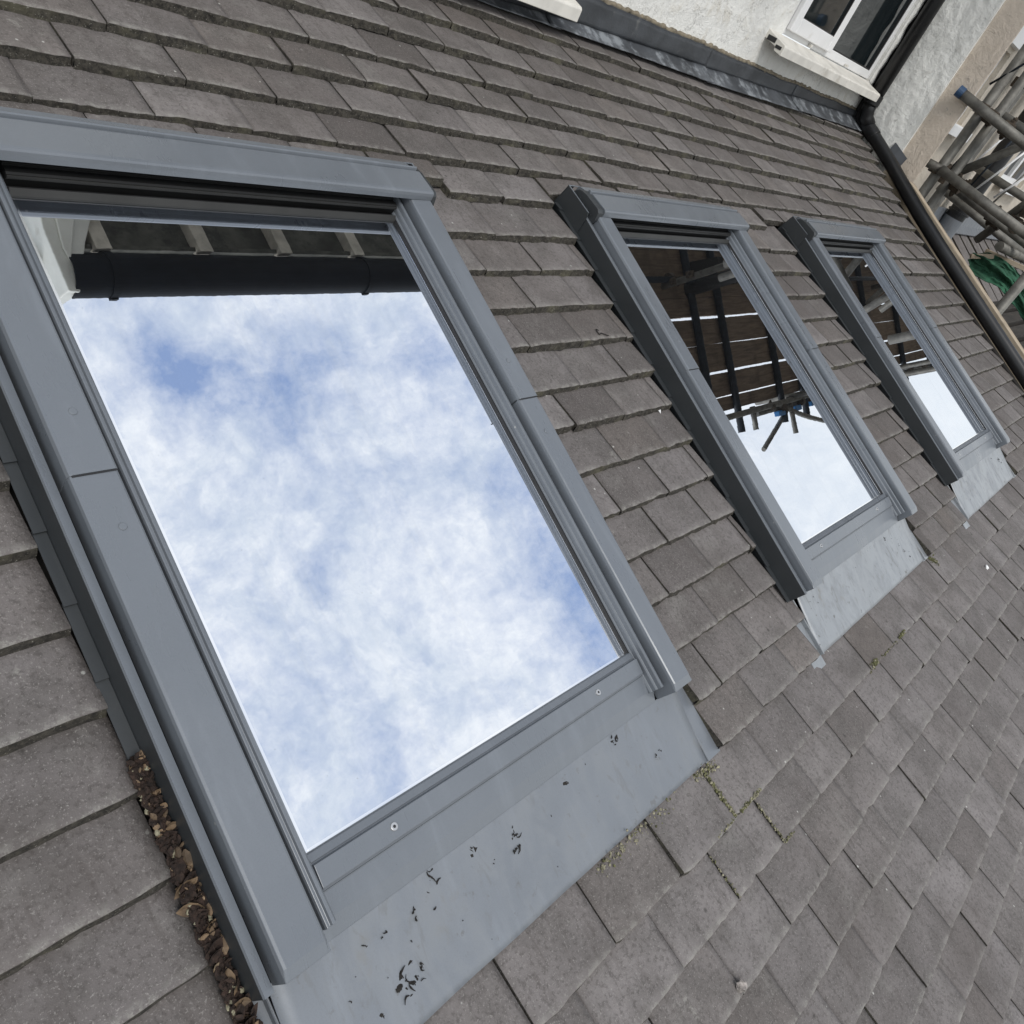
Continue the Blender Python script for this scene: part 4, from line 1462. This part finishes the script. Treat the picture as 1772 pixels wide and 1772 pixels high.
# lower platform and green sheet
lp = thing('timber_stack', 'dark wet timbers lying under the green sheet beside the edge board', 'timber', (3.60, -0.3, -0.27))
for i in range(8):
    g = MB()
    y = -0.85 + i * 0.12
    g.box((0.0, y, 0.0), (1.7, y + 0.085, 0.05))
    g.box((0.0, y - 0.02, -0.06), (1.7, y + 0.07, -0.01))
    g.build('timber', M['timber_wet'], lp, 0.003)
for a, b_ in (((0.30, 0.17, 0.325), (0.33, -0.05, 0.345)), ((0.20, 0.195, 0.275), (0.26, 0.11, 0.325))):
    g = MB()
    g.tube(a, b_, 0.017, 4)
    g.build('offcut', M['board_y'], lp, 0.002)
g = MB()
nx, ny = 60, 70
def lerp_pts(t_, pts):
    for (a, va), (b_, vb) in zip(pts[:-1], pts[1:]):
        if t_ <= b_:
            q_ = (t_ - a) / (b_ - a)
            q_ = q_ * q_ * (3 - 2 * q_)
            return va + (vb - va) * q_
    return pts[-1][1]
vs, fs = [], []
for i in range(nx + 1):
    s_ = i / nx                     # 0 at the upper edge, 1 at the lower
    for j in range(ny + 1):
        q = j / ny
        y = -0.105 - 0.52 * q
        zt = lerp_pts(q, [(0, 0.020), (0.12, 0.060), (0.28, 0.066), (0.5, 0.045), (0.75, 0.01), (1, -0.04)])
        zb = lerp_pts(q, [(0, -0.015), (0.10, -0.060), (0.24, -0.058), (0.42, -0.050), (0.62, -0.085), (1, -0.16)])
        f1 = math.exp(-((s_ - 0.25 - 0.62 * q) / 0.10) ** 2)
        f2 = math.exp(-((s_ - 0.75 + 0.25 * q) / 0.16) ** 2)
        x = 3.86 - 0.06 * s_ - 0.035 * f1 + 0.03 * f2 + 0.022 * noise.noise(Vector((s_ * 5, q * 7, 0))) + 0.012 * noise.noise(Vector((s_ * 14, q * 18, 5)))
        z = zt + (zb - zt) * s_ + 0.012 * f1 + 0.006 * noise.noise(Vector((s_ * 7, q * 9, 4)))
        vs.append((x - 3.9, y + 0.1, z))
for i in range(nx):
    for j in range(ny):
        a = i * (ny + 1) + j
        fs.append((a, a + ny + 1, a + ny + 2, a + 1))
g.add(vs, fs)
o = g.build('green_sheet', M['tarp'], smooth=True)
o.location = (3.9, -0.1, 0)
md = o.modifiers.new('solid', 'SOLIDIFY'); md.thickness = 0.003
tag(o, 'crumpled green woven sheet draped over timbers beyond the roof edge', 'tarpaulin')

# ------------------------------------------------------------------ small things lying on the roof
def on_roof(mb, name, mat, label=None, cat=None, kind=None, smooth=False, loc=(0, 0, 0)):
    o = mb.build(name, mat, smooth=smooth)
    lc = Vector(loc)
    for v in o.data.vertices:
        v.co -= lc
    o.location = RM @ lc
    o.rotation_euler = ROT
    return tag(o, label, cat, kind=kind)


def tile_n(v):
    """height of the tile surface at slope position v"""
    k = math.ceil(-v / G)
    return -(v + k * G) * SLOPE


# dead leaves packed in the side gutter of the nearest window
rl = random.Random(8)
g = MB()
for i in range(760):
    v_ = rl.uniform(-1.14, -0.755)
    if -1.0 < v_ < -0.955 and rl.random() < 0.85:
        continue
    u_ = rl.uniform(-1.010, -0.9955)
    n_ = -0.002 + abs(rl.gauss(0, 0.0045))
    s_ = rl.choice([0.002, 0.003, 0.004, 0.006, 0.010 if v_ < -0.86 else 0.004]) * rl.uniform(0.7, 1.3)
    if v_ < -1.07:
        u_ = -1.02 + rl.gauss(0, 0.008)
        n_ = 0.000 + abs(rl.gauss(0, 0.004))
    a = Vector((rl.gauss(0, 1), rl.gauss(0, 1), rl.gauss(0, .5))).normalized()
    b_ = a.orthogonal().normalized() * rl.uniform(0.4, 0.8)
    nn = a.cross(b_)
    c = Vector((u_, v_, n_))
    vs, fs = [], []
    for q in range(5):
        tt = q / 4 - 0.5
        wd = math.cos(tt * 3.0) * s_
        cu = nn * (tt * tt * s_ * 1.6)
        vs += [c + a * tt * 2 * s_ + b_ * wd + cu + nn * wd * 0.4, c + a * tt * 2 * s_ + cu, c + a * tt * 2 * s_ - b_ * wd + cu + nn * wd * 0.4]
    for q in range(4):
        o_ = q * 3
        fs += [(o_, o_ + 1, o_ + 4, o_ + 3), (o_ + 1, o_ + 2, o_ + 5, o_ + 4)]
    g.add(vs, fs, 0 if rl.random() < 0.28 else 1)
for i in range(1700):
    v_ = rl.uniform(-1.10, -0.76)
    u_ = rl.uniform(-1.011, -0.995)
    g.blob((u_, v_, -0.003 + rl.random() * 0.005), rl.uniform(0.001, 0.003), 0.8, i, 0, (1, 1.2, 0.7), 1 if rl.random() < .93 else 2)
o = g.build('leaf_litter', [M['leaf'], M['mulch'], M['lichen']])
o.rotation_euler = ROT
tag(o, 'dead brown leaves and soil packed in the gutter left of the nearest window', 'leaves', kind='stuff')


def crumbs(name, spots, label, seed):
    r_ = random.Random(seed)
    g = MB()
    for (u_, v_, s_, n_) in spots:
        for i in range(n_):
            a = r_.uniform(0, 6.28)
            L = s_ * r_.uniform(0.3, 1.0)
            du_, dv_ = r_.gauss(0, s_ * 0.5), r_.gauss(0, s_ * 0.5)
            pts = []
            cu = r_.uniform(-1.4, 1.4)
            for q in range(4):
                aa = a + cu * q / 3
                pts.append((u_ + du_ + math.cos(aa) * L * q / 3, v_ + dv_ + math.sin(aa) * L * q / 3, 0.0018 + r_.uniform(-.0003, .0008)))
            q_ = r_.uniform(0.5, 1.15) * min(1.0, 0.45 + s_ * 80)
            if r_.random() < 0.55:
                for w_ in range(r_.choice((1, 2, 3))):
                    g.blob((u_ + du_ + r_.gauss(0, 0.0012), v_ + dv_ + r_.gauss(0, 0.0012), 0.0004), 0.0028 * q_ * r_.uniform(0.5, 1.4), 1.3, i * 7 + w_ + int(u_ * 900), 1,
                           (r_.uniform(0.5, 1.4), r_.uniform(0.5, 1.4), 0.35))
            else:
                g.path(pts, [0.0007 * q_, 0.0013 * q_, 0.0008 * q_, 0.0004 * q_], 5)
    off_ = Vector((0, 0, 0))
    for i, v in enumerate(g.v):
        vv = v[1]
        s2 = min(1, max(0, (-1.0035 - vv) / 0.1285))
        g.v[i] = (v[0], v[1], v[2] + 0.0045 * (1 - s2) ** 3 - 0.0100 * s2 - 0.0008)
    o = g.build(name, M['soil'])
    o.rotation_euler = ROT
    return tag(o, label, 'dirt', kind='stuff')


crumbs('dirt_crumbs', [(-0.635, -1.035, 0.010, 9), (-0.640, -1.048, 0.006, 5), (-0.700, -1.018, 0.006, 4), (-0.770, -1.020, 0.009, 5), (-0.765, -1.012, 0.006, 3),
                       (-0.800, -1.030, 0.005, 2), (-0.806, -1.040, 0.006, 2), (-0.780, -1.045, 0.005, 2), (-0.845, -1.035, 0.006, 4), (-0.820, -1.055, 0.006, 3),
                       (-0.835, -1.090, 0.015, 16), (-0.820, -1.083, 0.006, 5), (-0.870, -1.030, 0.003, 3), (-0.890, -1.050, 0.003, 2), (-0.905, -1.070, 0.005, 2),
                       (-0.680, -1.045, 0.006, 2), (-0.655, -1.075, 0.005, 1), (-0.52, -1.022, 0.004, 3), (-0.47, -1.018, 0.003, 2), (-0.40, -1.015, 0.007, 5),
                       (-0.35, -1.035, 0.0022, 1), (-0.325, -1.075, 0.005, 3), (-0.31, -1.07, 0.005, 2), (-0.42, -1.09, 0.0018, 1), (-0.88, -1.10, 0.005, 2), (-0.93, -1.04, 0.002, 1),
                       (-0.59, -1.10, 0.004, 2), (-0.72, -1.11, 0.004, 1), (-0.75, -1.075, 0.0018, 1), (-0.86, -1.07, 0.0018, 1), (-0.565, -1.045, 0.0018, 1)],
       'black dirt crumbs scattered on the metal apron of the nearest roof window', 4)
crumbs('dirt_crumbs', [(0.36, -1.022, 0.0028, 1), (0.395, -1.025, 0.0017, 1), (0.335, -1.03, 0.0022, 1), (0.37, -1.042, 0.0033, 2), (0.33, -1.042, 0.0022, 1), (0.86, -1.020, 0.0066, 4),
                       (0.90, -1.03, 0.0022, 1), (0.93, -1.055, 0.0033, 2), (0.95, -1.075, 0.0044, 3), (0.975, -1.085, 0.0033, 2), (0.97, -1.10, 0.0039, 2), (0.62, -1.035, 0.0022, 1),
                       (0.76, -1.08, 0.0022, 1), (0.30, -1.11, 0.0066, 2), (0.55, -1.12, 0.0017, 1), (0.84, -1.11, 0.0017, 1), (0.49, -1.02, 0.0017, 1)],
       'black dirt crumbs on the pale apron below the middle roof window', 5)
crumbs('dirt_crumbs', [(2.13, -1.02, 0.0055, 4), (2.22, -1.04, 0.0088, 8), (2.24, -1.06, 0.0055, 2), (2.28, -1.05, 0.0033, 2), (1.72, -1.03, 0.0028, 1)],
       'black dirt crumbs on the apron below the farthest roof window', 6)


def moss(lines, label, seed, pale=0.5):
    r_ = random.Random(seed)
    g = MB()
    for (ua, va, ub, vb, n_, wd) in lines:
        for i in range(int(n_ * 2.6)):
            s_ = r_.random()
            u_, v_ = ua + (ub - ua) * s_ + r_.gauss(0, wd), va + (vb - va) * s_ + r_.gauss(0, wd)
            g.blob((u_, v_, tile_n(v_) + r_.uniform(-0.001, 0.0025)), r_.choice((0.0007, 0.001, 0.0016, 0.0026 if wd > 0.0016 else 0.0018)) * r_.uniform(0.6, 1.2), 1.1, i, 0, (1, 1, 0.75), 1 if r_.random() < pale else 0)
    o = g.build('moss', [M['moss'], M['lichen']])
    o.rotation_euler = ROT
    return tag(o, label, 'moss', kind='stuff')


def jn(k):
    return (0.5 * W if k % 2 == 0 else 0.0) + DU.get(k, 0.012)


j14 = jn(14)
moss([(j14 - 2 * W, -1.15, j14 - 2 * W, -1.222, 90, 0.0018), (j14 - 1.9 * W, -14 * G, j14 - 1.45 * W, -14 * G, 130, 0.0018),
      (jn(15) - 1 * W, -1.24, jn(15) - W, -1.31, 50, 0.0014), (j14 - 2.4 * W, -14 * G, j14 - 2.05 * W, -14 * G, 60, 0.0016),
      (jn(15) - 1.0 * W, -15 * G, jn(15) - 0.8 * W, -15 * G, 40, 0.0014), (j14 - 2.15 * W, -1.14, j14 - 1.8 * W, -1.145, 60, 0.004),
      (jn(15) - 2.0 * W, -1.24, jn(15) - 2.0 * W, -1.31, 22, 0.0012), (j14 - 2.6 * W, -1.14, j14 - 3.8 * W, -1.142, 60, 0.006)],
     'pale yellow moss filling tile joints just below the nearest window apron', 2, 0.6)
moss([(0.44, -14 * G - 0.002, 0.47, -14 * G + 0.001, 150, 0.004), (0.63, -14 * G, 0.67, -14 * G, 90, 0.003), (0.50, -14 * G, 0.61, -14 * G, 30, 0.002),
      (1.105, -1.14, 1.13, -1.16, 80, 0.005)],
     'green moss tufts in tile joints below the middle window apron', 3, 0.2)

g = MB()
c = (-0.40, -1.385)
g.blob((c[0], c[1], tile_n(c[1]) + 0.004), 0.0075, 0.8, 3, 2, (1, 1, 0.8))
g.blob((c[0] + 0.005, c[1] - 0.003, tile_n(c[1]) + 0.005), 0.0045, 0.9, 6, 2, (1, 1, 0.9))
STONE = on_roof(g, 'small_stone', M['stone'], 'small lumpy grey stone alone on a tile below the nearest window', 'stone', loc=(c[0], c[1], tile_n(c[1])))
g = MB()
pts = []
for i in range(22):
    a = -2.4 + i * 0.21
    rr = 0.011 if i < 15 else 0.011 + (i - 15) * 0.0012
    pts.append((0.139 + math.cos(a + 3.6) * rr * 0.9 + (i / 22) * 0.012, -0.335 + math.sin(a + 3.6) * rr * 0.55 + 0.004 * math.sin(i * .5), 0))
pts = [(x, y, tile_n(y) + 0.0022) for x, y, z in pts]
g.path(pts, 0.0010, 6)
on_roof(g, 'wire_scrap', M['soil'], 'thin black hooked scrap of wire on a tile left of the middle window', 'wire', loc=(0.139, -0.335, tile_n(-0.335)))
g = MB()
g.add([(0.0, 0, 0), (0.006, 0.010, 0.003), (0.003, 0.022, 0.002), (-0.004, 0.010, 0.001)], [(0, 1, 2, 3)])
o = g.build('paint_flake', M['upvc'])
md = o.modifiers.new('solid', 'SOLIDIFY'); md.thickness = 0.0008
o.location = rw(0.215, -0.535, tile_n(-0.535) + 0.001)
o.rotation_euler = ROT
tag(o, 'tiny white paint flake on a tile close to the left side of the middle window', 'paint flake')
g = MB()
g.blob((0, 0, 0.003), 0.008, 0.7, 5, 2, (1.1, 1.0, 0.4))
o = g.build('bird_dropping', M['upvc'], smooth=True)
o.location = rw(1.45, -1.275, tile_n(-1.275))
o.rotation_euler = ROT
tag(o, 'white dropping on a tile at the right, between the two farther windows and the corner', 'dropping')
